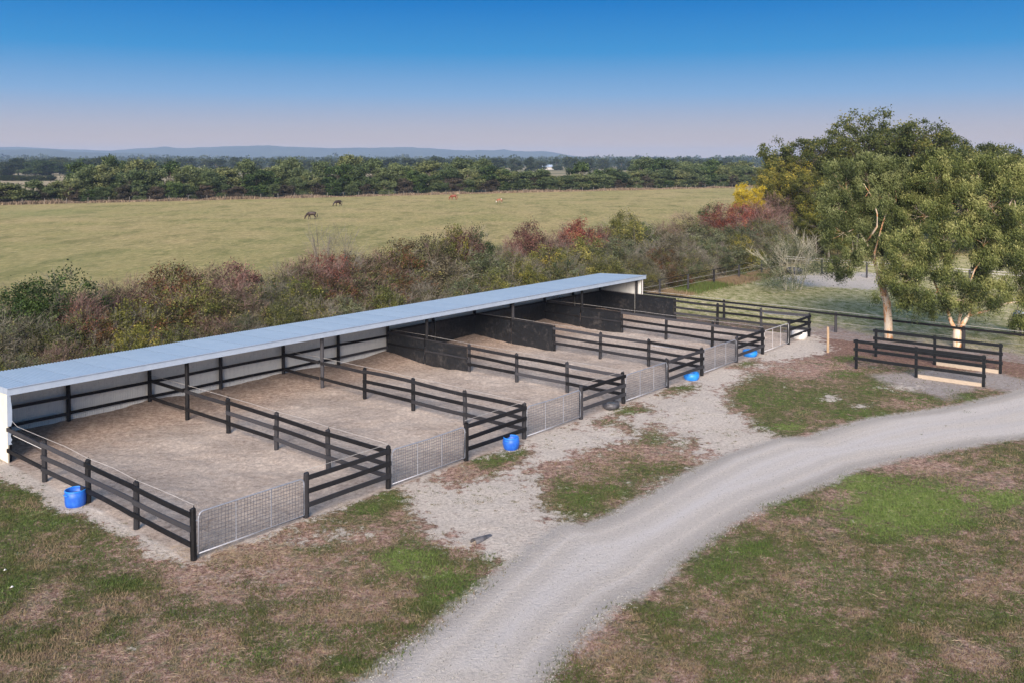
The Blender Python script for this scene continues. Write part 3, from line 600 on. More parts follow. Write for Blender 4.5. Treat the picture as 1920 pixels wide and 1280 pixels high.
# ------------------------------------------------------------------ trees
def wobble(p, q, n, amp, rs):
    pts = []
    for i in range(n + 1):
        k = i / n; v = p.lerp(q, k); a = amp * math.sin(math.pi * k)
        pts.append(v + Vector((rs.uniform(-a, a), rs.uniform(-a, a), rs.uniform(-a, a) * .6)))
    return pts
def lobed_tree(name, paths, lobes, leafmat, barkmat, nleaf, lsize, lwid, clumps_per, sig, seed, droop=0.0, twig_r=.03, flat=.7):
    """paths: list of (points, r0, r1) for trunk and limbs; lobes: (centre, (rx, ry, rz), joint) crown masses"""
    rs = random.Random(seed); b = MB(); dome0 = droop > .5
    for pi_, (pts, r0, r1) in enumerate(paths):
        if dome0 and pi_: r0, r1 = r0 * .78, .014
        n = len(pts); b.tube(pts, [r0 + (r1 - r0) * (i / (n - 1)) for i in range(n)], 8)
    dome = droop > .5
    C = []; T = []; vol = [l[1][0] * l[1][1] * l[1][2] for l in lobes]; tv = sum(vol)
    tw = MB()
    for (c, r, j), vv in zip(lobes, vol):
        c = Vector(c); j = Vector(j)
        tb = rs.uniform(-.12, .12)
        nc = max(6, int(clumps_per * len(lobes) * vv / tv))
        mid = j.lerp(c, .65) + Vector((0, 0, -.1 * r[2]))
        b.tube(wobble(j, mid, 4, .18, rs), [twig_r * 3.6, twig_r * 3.0, twig_r * 2.4, twig_r * 1.8, twig_r * 1.5], 6, False)
        for k in range(nc):
            d = Vector((rs.gauss(0, 1), rs.gauss(0, 1), rs.gauss(0, 1))).normalized(); q = rs.uniform(.45, 1.0) ** .5
            if dome and d.z < -.35 and rs.random() < .6: d.z = -d.z; q = max(q, .8)
            p = c + Vector((d.x * r[0], d.y * r[1], d.z * r[2])) * (q * (.88 if dome else 1))
            if p.z < .6: p.z = .6
            C.append(p); T.append(rs.uniform(.05, .85) + tb)
            if k % 2 == 0: tw.tube(wobble(mid, p, 3, .2, rs), [twig_r, twig_r * .7, twig_r * .45, twig_r * .25], 3, False)
    if dome0:
        for pts, r0, r1 in paths[1:]:
            for q0, q1 in zip(pts[2:-1], pts[3:]):
                for k in range(5):
                    if rs.random() < .75: C.append(q0.lerp(q1, rs.random()) + Vector((rs.uniform(-.4, .4), rs.uniform(-.5, .1), rs.uniform(-.3, .4)))); T.append(rs.uniform(.2, .9))
            for k in range(4): C.append(pts[-1] + Vector((rs.uniform(-.4, .4), rs.uniform(-.4, .3), rs.uniform(-.3, .4)))); T.append(rs.uniform(.3, .9))
    C = np.array([tuple(c) for c in C]); T = np.array(T); nC = len(C)
    k = RNG.integers(0, nC, nleaf); sg = sig * RNG.uniform(.55, 1.4, nC)
    off = RNG.normal(size=(nleaf, 3)) * sg[k][:, None]; off[:, 2] *= flat
    P = C[k] + off
    if droop: P[:, 2] -= np.abs(RNG.normal(size=nleaf)) * droop * sg[k] * 1.2
    D = rand_dir(nleaf) * (1 - .55 * min(1, droop)); D[:, 2] -= droop * 1.1
    if droop: D[:, 0] += .25
    r = T[k] + RNG.normal(size=nleaf) * .15 + off[:, 2] / (sig * 8)  # paler towards each clump's top: light from above put into the leaf colour
    return b, tw, leaf_mesh(name, P, D, lsize, lwid, r, leafmat)
def place_tree(nm, label, cat, loc, parts, bark, group=None, rz=0, scale=None):
    b, tw, lf = parts
    r = thing(nm, label, cat, loc, rz, group, scale)
    obj('trunk', b, r); obj('twigs', tw, r, kind='stuff'); obj('crown', lf, r); return r
# two gum trees by the drive fence
x1, y1 = gp(1666, 636); z1 = hz(x1, y1)
def P1(px, py, dy=0): return Vector(((px - 1666) / 31.3, dy, (636 - py) / 31.3))
tr1 = [([P1(1666, 640), P1(1665, 600), P1(1662, 565), P1(1652, 532), P1(1646, 515)], .27, .20),
       ([P1(1646, 515), P1(1641, 497), P1(1632, 475), P1(1622, 452), P1(1604, 424), P1(1590, 395)], .15, .05),
       ([P1(1648, 518), P1(1655, 490), P1(1652, 465), P1(1663, 440), P1(1671, 415), P1(1668, 385), P1(1672, 350)], .15, .05),
       ([P1(1640, 495), P1(1630, 470, -.6), P1(1640, 420, -.9), P1(1652, 380, -.9), P1(1655, 335, -.8)], .11, .035),
       ([P1(1622, 452), P1(1632, 420, -.8), P1(1630, 395, -1), P1(1620, 365, -1), P1(1604, 340, -1)], .09, .03),
       ([P1(1655, 490), P1(1680, 450, .8), P1(1700, 400, .9), P1(1705, 360, .9)], .10, .03),
       ([P1(1630, 478), P1(1612, 480), P1(1600, 476)], .05, .02),
       ([P1(1645, 400, -.9), P1(1662, 372, -1.2), P1(1660, 345, -1.2)], .05, .02)]
lb1 = [(P1(1575, 330), (1.2, 1.5, 1.1), P1(1604, 400)), (P1(1625, 318), (1.5, 1.6, 1.0), P1(1620, 365)), (P1(1675, 320), (1.4, 1.6, 1.0), P1(1668, 385)), (P1(1560, 380), (1.0, 1.5, 1.3), P1(1590, 395)),
       (P1(1565, 435), (1.0, 1.4, 1.1), P1(1604, 424)), (P1(1600, 470), (.9, 1.1, .6), P1(1622, 452)), (P1(1570, 495), (.7, .7, .55), P1(1600, 476)), (P1(1580, 510), (.45, .5, .6), P1(1600, 476)), (P1(1645, 440, .4), (.9, 1.2, .8), P1(1663, 440)),
       (P1(1705, 380), (1.1, 1.5, 1.3), P1(1700, 400, .9)), (P1(1700, 330), (1.2, 1.5, 1.0), P1(1705, 360, .9)), (P1(1610, 400, 1.0), (1.3, 1.2, 1.2), P1(1604, 424)), (P1(1655, 355, 1.4), (1.5, 1.0, 1.2), P1(1668, 385)), (P1(1640, 300), (1.0, 1.0, .5), P1(1655, 335))]
b, tw, lf = lobed_tree('gum_crown', tr1, lb1, L['gum'], M['gum'], 100000, .17, .036, 19, .165, 5, .55, .009, 1.15)
place_tree('gum_tree', 'slender gum tree with one straight cream and orange trunk behind the black rails', 'tree', (x1, y1, z1 - .05), (b.mesh('gum_trunk', M['gum'], True), tw.mesh('gum_twigs', M['gum']), lf), None)
x2, y2 = gp(1795, 650); z2 = hz(x2, y2)
def P2(px, py, dy=0): return Vector(((px - 1795) / 32.4, dy, (650 - py) / 32.4))
tr2 = [([P2(1795, 655), P2(1795, 640), P2(1795, 625), P2(1796, 612)], .26, .27),
       ([P2(1792, 618), P2(1783, 602), P2(1776, 580), P2(1770, 540), P2(1772, 500), P2(1768, 450), P2(1760, 400), P2(1755, 350)], .17, .04),
       ([P2(1799, 618), P2(1808, 600), P2(1818, 585), P2(1830, 550, .4), P2(1838, 500, .6), P2(1845, 440, .6), P2(1850, 380, .6), P2(1850, 330, .6)], .19, .04),
       ([P2(1815, 590), P2(1840, 578, -.5), P2(1870, 562, -.9), P2(1905, 556, -1.0), P2(1940, 540, -1)], .10, .04),
       ([P2(1776, 575), P2(1750, 540, -.5), P2(1730, 500, -.6), P2(1715, 460, -.6)], .09, .03),
       ([P2(1796, 612), P2(1798, 560, -.4), P2(1812, 500, -.8), P2(1835, 470, -.8), P2(1860, 460, -.8)], .12, .03),
       ([P2(1770, 500), P2(1792, 450, -.8), P2(1800, 400, -.8), P2(1790, 350, -.8)], .08, .03),
       ([P2(1845, 440), P2(1880, 400), P2(1900, 360), P2(1910, 320)], .08, .03)]
lb2 = [(P2(1690, 520, -.5), (1.3, 1.6, 1.5), P2(1730, 500, -.6)), (P2(1675, 470), (1.0, 1.5, 1.2), P2(1715, 460)), (P2(1720, 565, -.4), (1.4, 1.5, .8), P2(1750, 540, -.5)), (P2(1735, 480, -.8), (1.3, 1.3, 1.4), P2(1730, 500)), (P2(1790, 550, -1.2), (1.7, 1.0, 1.0), P2(1798, 560)),
       (P2(1720, 400), (1.3, 1.8, 1.5), P2(1760, 400)), (P2(1745, 330), (1.6, 1.8, 1.3), P2(1755, 350)), (P2(1790, 370, -.6), (1.3, 1.5, 1.6), P2(1800, 400)), (P2(1815, 320), (1.5, 1.6, 1.1), P2(1850, 380)), (P2(1855, 380, -.3), (1.5, 1.8, 1.8), P2(1850, 380)),
       (P2(1895, 420), (1.4, 1.8, 1.5), P2(1900, 360)), (P2(1880, 330), (1.3, 1.6, 1.2), P2(1900, 360)), (P2(1860, 480, -1.0), (1.4, 1.2, 1.1), P2(1860, 460)), (P2(1900, 520, -.9), (1.2, 1.2, 1.1), P2(1905, 556)), (P2(1850, 540, -.6), (1.1, 1.2, .9), P2(1870, 562)),
       (P2(1890, 600, -1.1), (.6, .7, .7), P2(1905, 556)), (P2(1920, 570, -1.0), (1.1, 1.1, .9), P2(1940, 540)), (P2(1765, 440, -.9), (1.3, 1.0, 1.2), P2(1768, 450)), (P2(1825, 445, -1.2), (1.3, .9, 1.0), P2(1835, 470)), (P2(1940, 470), (1.5, 1.5, 1.6), P2(1905, 556)), (P2(1740, 300), (1.0, 1.2, .7), P2(1755, 350)), (P2(1760, 525, -1.0), (1.2, .9, .9), P2(1770, 540)), (P2(1700, 465, -.6), (1.4, 1.3, 1.4), P2(1715, 460)), (P2(1832, 545, -1.0), (1.4, 1.0, 1.0), P2(1830, 550)), (P2(1868, 470, .2), (1.5, 1.5, 1.4), P2(1845, 440)), (P2(1668, 545), (.9, 1.2, 1.3), P2(1730, 500))]
b, tw, lf = lobed_tree('gum_crown', tr2, lb2, L['gum2'], M['gum'], 200000, .17, .038, 19, .175, 6, .55, .009, 1.15)
place_tree('gum_tree', 'broad drooping gum tree with a forked cream trunk at right edge', 'tree', (x2, y2, z2 - .05), (b.mesh('gum_trunk', M['gum'], True), tw.mesh('gum_twigs', M['gum']), lf), None)
# big evergreen trees behind: a library of three, unit height 1 -> scaled
def auto_tree(seed, nl, H, R, lobn, nleaf, ls, lw, sig, mat, bare=.35, droop=.1, cp=16):
    rs = random.Random(seed); paths = []; lobes = []
    trunk = [Vector((0, 0, -.2)), Vector((rs.uniform(-.1, .1) * H * .1, 0, H * .2)), Vector((rs.uniform(-.3, .3), rs.uniform(-.3, .3), H * .42)), Vector((rs.uniform(-.5, .5), rs.uniform(-.5, .5), H * .75))]
    paths.append((trunk, H * .028, H * .009))
    for i in range(lobn):
        a = 2 * math.pi * i / lobn * 1.618 * 2 + rs.uniform(-.4, .4); k = rs.uniform(0, 1); zz = H * (bare + (1 - bare) * rs.uniform(.12, .88))
        prof = math.sin(math.pi * min(1, max(.12, (zz / H - bare * .6) / (1 - bare * .6)))) ** .6
        rr = R * prof * rs.uniform(.35, .85)
        c = Vector((math.cos(a) * rr, math.sin(a) * rr, zz)); sz = R * rs.uniform(.25, .42)
        j = trunk[1].lerp(trunk[3], min(1, max(0, (zz / H - .25) * 1.1)))
        lobes.append((c, (sz, sz, sz * rs.uniform(.6, .85)), j))
    return lobed_tree('crown', paths, lobes, mat, None, nleaf, ls, lw, cp, sig, seed, droop, H * .004)
OAK = []
for i in range(3):
    b, tw, lf = auto_tree(100 + i, 0, 14, 7.0, 20, 30000, .26, .15, .36, L['oak'], .22, .1, 18)
    OAK.append((b.mesh('trunk', M['bark'], True), tw.mesh('twigs', M['bark']), lf))
def at(px, Y): return ((px - 960) / F * Y, Y)
oaks = [(1500, 116, 251, 6.6, 'oak', 'dark green evergreen leftmost of the tall trees, against the sky'), (1545, 122, 262, 7, 'oak', 'olive green tall tree second from left in the dark grove'), (1665, 120, 203, 9.5, 'oak', 'tallest dark evergreen tree rising above the gum trees'),
        (1600, 116, 245, 6.5, 'oak', 'dark tree at the left shoulder of the tallest evergreen'), (1722, 126, 214, 7.5, 'oak', 'round dark evergreen at the right shoulder of the tallest tree'), (1815, 118, 252, 6.5, 'oak', 'dark evergreen with dead grey branch tops above broad gum tree'), (1870, 124, 264, 6.5, 'oak', 'dark evergreen near right edge behind broad gum tree'),
        (1935, 118, 274, 6.5, 'oak', 'dark evergreen cut by the right edge of the photo'), (1478, 112, 296, 5, 'oliveyellow', 'yellow-green tree at the left foot of the dark grove'), (1545, 104, 322, 4.6, 'oliveyellow', 'olive tree low behind the slender gum tree'), (1555, 99, 385, 3.6, 'oliveyellow', 'yellow-leaved small tree behind left side of slender gum'),
        (1610, 108, 330, 6, 'darkgreen', 'dark green tree hidden behind the slender gum tree'), (1700, 106, 340, 6, 'darkgreen', 'dark green tree hidden between the two gum trees'), (1780, 106, 350, 6, 'darkgreen', 'dark green tree hidden behind the broad gum tree'), (1880, 106, 330, 6, 'darkgreen', 'dark green tree behind right side of broad gum')]
for i, (px, Y, top, R, kd, lab) in enumerate(oaks):
    x, y = at(px, Y); h = CH - (top - 300) / F * Y; k = i % 3
    t_o = place_tree('evergreen_tree', lab, 'tree', (x, y, -.1), OAK[k], None, 'tall trees behind the gum trees', i * 1.7, (R / 7.4, R / 7.4, h / 14.6))
    swap([c for c in t_o.children if c.name.startswith('crown')][0], L[kd])
x, y = at(1412, 106); h = CH - (334 - 300) / F * 106
t_o = place_tree('golden_tree', 'golden yellow autumn tree at the hedge end beside red shrubs', 'tree', (x, y, -.1), OAK[1], None, None, 0, (.34, .34, h / 14.2)); swap([c for c in t_o.children if c.name.startswith('crown')][0], L['yellow'])
x, y = at(1488, 76)
wl_ = thing('leaning_bush', 'pale leafless spreading willow leaning over the paddock fence corner', 'shrub', (x, y, 0), .4, None, (4.2 / BR, 3.4 / BR, 5.2 / BH))
swap(obj('branches', BARE, wl_), simple('pale_willow_twigs', (.26, .24, .17), (.42, .40, .30), 2, .9)); o_ = obj('foliage', BUSH['s', 1], wl_); swap(o_, L['sage']); o_.scale = (.8, .8, .95)
# thin bare stems of the shrubbery beyond the fence corner
for i in range(9):
    x, y = at(1506 + i * 13 + random.uniform(-3, 3), 97 + random.uniform(-2, 4)); b = MB(); b.tube([(0, 0, -.1), (random.uniform(-.1, .1), 0, 1.4), (random.uniform(-.3, .3), 0, 2.9)], [.07, .055, .03], 5)
    tag(b.build('sapling_stem', M['twig']), 'thin pale sapling stem behind the paddock corner, %s from the left' % ORD[i], 'sapling', 'sapling stems in the thicket').location = (x, y, 0)

# ------------------------------------------------------------------ tree line beyond the horse field
FAR = []
for i in range(5):
    b, tw, lf = auto_tree(200 + i, 0, 10, 4.6, 15, 9500, .50, .32, .46, L['wattle'], .06, .15, 11)
    FAR.append((b.mesh('trunk', M['bark'], True), tw.mesh('twigs', M['bark']), lf))
FLABEL = {'wattle': 'dense green tree', 'wattle_pale': 'paler green tree', 'darkgreen': 'deep green tree', 'brownish': 'brownish tree'}
FA, FB = Vector(gp(0, 385)), Vector(gp(1390, 352)); fd = (FB - FA); fn_ = Vector((-fd.y, fd.x)).normalized()
ZONES = [(110, 'at the left edge of'), (330, 'well left of the dark horses in'), (560, 'just left of the dark horses in'), (700, 'behind the two dark horses in'), (815, 'between dark horses and chestnut horse in'), (900, 'behind the chestnut horse in'),
         (1000, 'behind the pony in'), (1180, 'right of the pony in'), (1330, 'left of the golden tree in'), (9999, 'behind the golden tree in')]
TREELAB = []
def zone_label(r, px, what, where):
    z = next(n for lim, n in ZONES if px < lim); TREELAB.append((what, z, where, px, r))
def label_trees():
    from itertools import groupby
    TREELAB.sort(key=lambda q: q[:4])
    for (what, z, where), g_ in groupby(TREELAB, key=lambda q: q[:3]):
        g_ = list(g_)
        for k, q in enumerate(g_):
            q[4]['label'] = ('%s %s %s' % (what, z, where)) if len(g_) == 1 else '%s %s %s, %s from left' % (what, z, where, ORD[k])
def far_tree(px, k_off, top, R, mt, idx):
    a = (px - 960) / F; q = FA + fn_ * k_off; u = fd.normalized()
    s = (a * q.y - q.x) / (u.x - a * u.y); p = q + u * s
    h = CH - (top - 300) / F * p.y
    r = thing('field_tree', 'x', 'tree', (p.x, p.y, -.2), idx * 2.1, 'trees in the far tree line', (R / 4.6, R / 4.6, h / 9.3)); zone_label(r, px, FLABEL[mt] + (' low' if k_off < 7.2 else ''), 'far line')
    t_, w_, l_ = FAR[idx % 5]; obj('trunk', t_, r); c = obj('crown', l_, r); swap(c, L['thicket'] if mt == 'brownish' else L[mt])
tl = [(-30, 8, 335), (15, 6, 345), (60, 10, 338), (95, 12, 352), (130, 9, 335), (165, 16, 318), (150, 26, 306), (205, 14, 312), (215, 30, 297), (245, 10, 318), (262, 22, 306), (290, 12, 320), (320, 22, 304), (345, 10, 318), (370, 20, 312), (395, 9, 326), (425, 14, 318), (455, 20, 303), (480, 10, 322),
      (512, 16, 315), (540, 22, 302), (560, 10, 318), (582, 9, 330), (612, 20, 308), (635, 12, 310), (655, 24, 296), (672, 10, 312), (700, 22, 300), (720, 10, 320), (750, 14, 308), (775, 9, 322), (806, 18, 304), (835, 10, 316), (850, 24, 300), (875, 10, 318), (900, 20, 303), (925, 10, 314), (950, 9, 318),
      (975, 12, 322), (1000, 8, 318), (1030, 8, 330), (1060, 7, 332), (1092, 12, 308), (1090, 8, 330), (1120, 8, 326), (1150, 8, 320), (1180, 10, 322), (1200, 26, 296), (1225, 22, 302), (1212, 9, 320), (1240, 9, 318), (1262, 18, 306), (1275, 9, 320), (1300, 9, 315), (1325, 10, 311), (1350, 9, 314), (1375, 9, 316), (1400, 9, 312), (1425, 9, 318), (1290, 26, 303), (1340, 28, 305), (1390, 28, 306), (1440, 24, 308), (1460, 12, 312)]
for i, (px, off, top) in enumerate(tl):
    far_tree(px, off, top + random.uniform(-2, 2), random.uniform(3.6, 5.2) * (1 + px / 3200), ['wattle', 'wattle_pale', 'wattle', 'darkgreen', 'wattle_pale', 'wattle'][(i * 7 + 3) % 6], i)
for i in range(46):
    px = -20 + i * 31 + random.uniform(-8, 8); far_tree(px, random.uniform(4.5, 7), 300 + 10.8 * F / (219 + (px / 1390) * 139) * (1 - random.uniform(.28, .48)), random.uniform(2.2, 3.6), ['brownish', 'darkgreen', 'wattle', 'brownish', 'wattle'][i % 5], i + 3)
# second belt (450-700 m) and round dark bushes of the far field
def plain_tree(px, Y, top, R, mt, label, group, idx, nm='distant_tree'):
    x, y = at(px, Y); h = max(2.5, CH - (top - 300) / F * Y)
    r = thing(nm, label, 'tree', (x, y, -.3), idx * 1.3, group, (R / 4.6, R / 4.6, h / 9.3)); obj('trunk', FAR[idx % 5][0], r); swap(obj('crown', FAR[(idx * 3) % 5][2], r), L[mt]); zone_label(r, px, label, group)
for i, px in enumerate([5, 12, 27, 40, 47, 56, 66, 72, 78, 90, 97]):
    plain_tree(px, 470, 329 + random.uniform(-1, 2), 2.4 + random.random(), 'far', 'round dark bush', 'far field row', i, 'round_bush')
for i in range(11): plain_tree(38 + i * 24 + random.uniform(-5, 5), 640 + random.uniform(-20, 40), 300 + random.uniform(-3, 4), 9, 'darkgreen' if i % 3 else 'far', 'tall green tree', 'field backdrop', i)
for i in range(3): plain_tree(-15 + i * 16, 620, 304 + i, 8, 'brown' if i == 0 else 'far', 'brown-tinged tree', 'backdrop', i)
for i in range(54):
    px = 60 + i * 25 + random.uniform(-9, 9)
    plain_tree(px, 800 + random.uniform(-40, 160), 300 + random.uniform(-3.5, 3.5), random.uniform(6, 11), 'far', 'small blue-green tree', 'horizon row', i)
label_trees()
# far-off woods that read as one mass
def wood(name, Y0, Y1, px0, px1, n, hmin, hmax, cl):
    X = []; rnd = []
    ys = RNG.uniform(Y0, Y1, n); xs = (RNG.uniform(px0, px1, n) - 960) / F * ys; hs = RNG.uniform(hmin, hmax, n) * (.6 + .8 * vnoise(xs / 60, ys / 60, 4))
    m = 40; P = np.repeat(np.stack([xs, ys, hs * .5], 1), m, 0); d = rand_dir(n * m); hh = np.repeat(hs, m)
    P = P + d * np.stack([hh * .55, hh * .55, hh * .45], 1)
    return obj(name, leaf_mesh(name, P, rand_dir(n * m), cl, cl * .7, np.repeat(RNG.uniform(.1, .7, n), m) + RNG.normal(size=n * m) * .1, L['far']), kind='stuff')
tag(wood('distant_woodland', 1150, 1900, -60, 1500, 900, 7, 15, 4.0), 'blue-green belt of woodland along the horizon', 'woodland')
tag(wood('horizon_woodland', 2300, 4000, -60, 2000, 1300, 9, 22, 8.0), 'faint hazy woodland at the foot of the hills', 'woodland')
# farm house far off
fh = thing('farmhouse', 'small pale farmhouse with grey roof far off near the horizon', 'house', (*at(1027, 1000), 0)); b = MB(); b.box((0, 0, 1.5), (12, 8, 3)); b.build('wall', M['grey_rope'], fh)
b = MB(); b.add([(-7, -5, 2.9), (7, -5, 2.9), (7, 5, 2.9), (-7, 5, 2.9), (-5, 0, 5.4), (5, 0, 5.4)], [(0, 1, 5, 4), (2, 3, 4, 5), (1, 2, 5), (3, 0, 4), (3, 2, 1, 0)]); b.build('roof', M['fascia'], fh)

# rank dry grass along the far fence: stuff
def grass_blades(name, x, y, hgt, wid, rnd, mat, lean=.35, z=None):
    n = len(x); z = height(x, y) if z is None else z
    a = RNG.uniform(0, 2 * math.pi, n); w = np.stack([np.cos(a), np.sin(a), np.zeros(n)], 1) * (wid * RNG.uniform(.6, 1.4, n))[:, None]
    ln = RNG.normal(size=(n, 2)) * lean * hgt[:, None]; base = np.stack([x, y, z - .01], 1)
    V = np.empty((n, 3, 3)); V[:, 0] = base - w; V[:, 1] = base + w; V[:, 2] = base + np.stack([ln[:, 0], ln[:, 1], hgt], 1)
    return new_mesh(name, V.reshape(-1, 3), np.arange(n * 3).reshape(n, 3), mat, False, {'rnd': ('FACE', np.clip(rnd, 0, 1))})
L['straw'] = mat_leaf('dry_straw_grass', [(0, (0.136, 0.100, 0.072)), (.5, (0.288, 0.216, 0.164)), (1, (0.464, 0.368, 0.272))], .2, .8)
L['grass'] = mat_leaf('grass_blades', [(0, (.26, .175, .13)), (.16, (.34, .25, .17)), (.26, (.26, .21, .11)), (.32, (.14, .13, .05)), (.6, (.11, .135, .042)), (.85, (.105, .165, .04)), (1, (.22, .29, .08))], .25, .7)
n = 17000; k = RNG.uniform(-.08, 1.05, n); of = RNG.uniform(-.2, 3.2, n); cx = FA.x + fd.x * k + fn_.x * of; cy = FA.y + fd.y * k + fn_.y * of
dens = fbm(cx, cy, 6, 3, 8); hh = (.15 + 1.7 * np.clip(dens - .2, 0, 1)) * RNG.uniform(.5, 1.1, n)
tag(obj('dry_grass', grass_blades('dry_grass', cx, cy, hh, .16, RNG.uniform(0, .75, n), L['straw'], .3, np.zeros(n)), kind='stuff'), 'rank pinkish dry grass along the far field fence', 'grass')
# far field fence
ff = thing('wire_fence', 'thin post and wire fence along the far edge of the horse field', 'fence', (0, 0, 0)); pm = MB().tube([(0, 0, -.2), (0, 0, 1.4)], .055, 6).mesh('post', simple('grey_post', (.14, .13, .11), (.26, .24, .21), 4, .9))
for i in range(56):
    p = FA + fd * (i / 52 - .02); obj('post', pm, ff, (p.x, p.y, 0))
b = MB()
for z in (.5, .9, 1.3): b.tube([(FA.x - 5, FA.y - 3, z), (FB.x + 15, FB.y + 10, z)], .012, 3)
b.build('wire', M['wire'], ff)

# ------------------------------------------------------------------ the shed
SH = [0.0, 7.02, 14.0, 20.9, 27.95, 34.82, 41.25]       # pen division lines along the front
TF, TB = 12.45, 15.60; ZR = 2.64
shed = thing('stable_shed', 'long low open-fronted shelter with pale blue corrugated roof and cream end wall', 'shed', st(0, 0, 0), ANG)
# local frame of the shed: x = s, y = t
def corr(n_w, pitch, depth, length, per=6):
    xs = np.arange(n_w * per + 1) / per * pitch; zs = np.sin(xs / pitch * 2 * math.pi) * depth
    V = [(x, 0, z) for x, z in zip(xs, zs)] + [(x, length, z) for x, z in zip(xs, zs)]; m = len(xs)
    return V, [(i, i + 1, m + i + 1, m + i) for i in range(m - 1)]
NSH = 55; SW = 41.86 / NSH
V, Fc = corr(6, SW / 6, .020, 3.85, 6); roof_me = new_mesh('roof_sheet', V, Fc, M['roof'], True)
for i in range(NSH):
    o = obj('roof_sheet', roof_me, shed, (-.06 + i * SW, 12.08, ZR + .055 + (i % 2) * .003)); o.rotation_euler = (-.040, 0, 0)
V, Fc = corr(10, SW / 10, .010, 2.58, 4); V = [(x, z, y) for x, y, z in V]; wall_me = new_mesh('wall_sheet', V, Fc, M['wall'], True)
for i in range(NSH): obj('wall_sheet', wall_me, shed, (-.03 + i * (41.5 / NSH), TB + .1, -.1))
# end walls
b = MB(); b.add([(-.07, 12.22, -.1), (-.07, 15.74, -.1), (-.07, 15.74, 2.48), (-.07, 12.22, 2.6)], [(0, 3, 2, 1)]); b.add([(-.04, 12.22, -.1), (-.04, 15.69, -.1), (-.04, 15.69, 2.48), (-.04, 12.22, 2.6)], [(0, 1, 2, 3)])
b.build('end_wall', M['cream'], shed)
V, Fc = corr(42, 3.4 / 42, .010, 2.58, 4); V = [(41.55 + z, 12.27 + x, y - .08) for x, y, z in V]; obj('end_wall', new_mesh('end_wall', V, Fc, M['wall'], True), shed)
b = MB(); b.box((20.86, 12.06, ZR - .055), (42.0, .03, .25)); b.build('fascia', M['fascia'], shed)
b = MB(); b.box((20.86, 12.05, ZR + .078), (42.04, .10, .018)); b.build('gutter', M['fascia'], shed)
for xx in (-.10, 41.83):
    b = MB(); b.beam((xx, 12.08, ZR - .045), (xx, 15.9, ZR - .045 - .152), .03, .22); b.build('fascia', M['fascia'], shed)
b = MB(); b.box((20.86, 15.95, ZR - .155), (41.9, .03, .10)); b.build('rear_flashing', simple('dark_flashing', (.03, .035, .04), (.05, .055, .06)), shed)
b = MB()
for z0, z1 in ((1.32, 2.52), (.66, 1.12)):
    v = []; nz = 8
    for i in range(nz + 1):
        z = z0 + (z1 - z0) * i / nz; v += [(-.10, 12.19, z), (.04 + random.uniform(-.03, .04), 12.19, z)]
    b.add(v, [(2 * i, 2 * i + 1, 2 * i + 3, 2 * i + 2) for i in range(nz)])
b.build('corner_flashing', M['fascia'], shed); b = MB(); b.box((41.62, 12.2, 1.2), (.1, .03, 2.6)); b.build('corner_flashing', M['white'], shed)
def shed_z(s, t): q = st(s, t); return hz(q.x, q.y)
def post_mesh(r, h, seed):
    rs = random.Random(seed); b = MB(); b.tube([(rs.uniform(-.008, .008), rs.uniform(-.008, .008), z) for z in (-.35, h * .3, h * .6, h - .02, h)], [r * 1.03, r * 1.02, r, r * .98, r * .8], 9); return b.mesh('post', M['timber'], False)
POSTM = [post_mesh(.088, 1.40, i) for i in range(4)]; TALL = [post_mesh(.09, 2.60, 10 + i) for i in range(3)]; BACKP = [post_mesh(.085, 2.46, 15 + i) for i in range(3)]
for i, s in enumerate(SH):
    s2 = min(max(s, .05), 41.3)
    if i > 0 or True: obj('front_post', TALL[i % 3], shed, (s2, TF, 0))
    if i > 0: obj('back_post', BACKP[(i + 1) % 3], shed, (s2 - .02, TB - .08, 0))
    if i < 6: obj('back_post', BACKP[(i + 2) % 3], shed, ((s + SH[i + 1]) / 2, TB - .05, 0))
for i in range(6):
    a, c = SH[i] + .08, SH[i + 1] - .08; m_ = (a + c) / 2
    for (q, w) in ((a, m_ - .06), (m_ + .06, c)):
        if i < 3:
            for z in (1.12, .47):
                b = MB(); b.beam((q, TB - .13, z + random.uniform(-.02, .02)), (w, TB - .13, z + random.uniform(-.02, .02)), .05, .12, 3, .015); b.build('wall_rail', M['timber'], shed)
        else:
            V = []; nxs, nzs = 8, 5
            for iz in range(nzs + 1):
                for ix in range(nxs + 1):
                    V.append((q + (w - q) * ix / nxs, TB - .17 + .03 * math.sin(ix * 1.3 + i) * math.sin(iz * .9 + ix), -.05 + 1.40 * iz / nzs))
            Fc = [(r_ * (nxs + 1) + c_, r_ * (nxs + 1) + c_ + 1, (r_ + 1) * (nxs + 1) + c_ + 1, (r_ + 1) * (nxs + 1) + c_) for r_ in range(nzs) for c_ in range(nxs)]
            obj('rubber_sheet', new_mesh('rubber_sheet', V, Fc, M['mat'], True), shed)
            b = MB(); b.beam((q, TB - .2, 1.38), (w, TB - .2, 1.38), .05, .10, 2, .01); b.build('wall_rail', M['timber'], shed)
for t in (12.35, 13.5, 14.6, 15.5): b = MB(); b.box((20.7, t, ZR - .03 - (t - 12.05) * .04), (41.5, .06, .1)); b.build('purlin', M['timber'], shed)

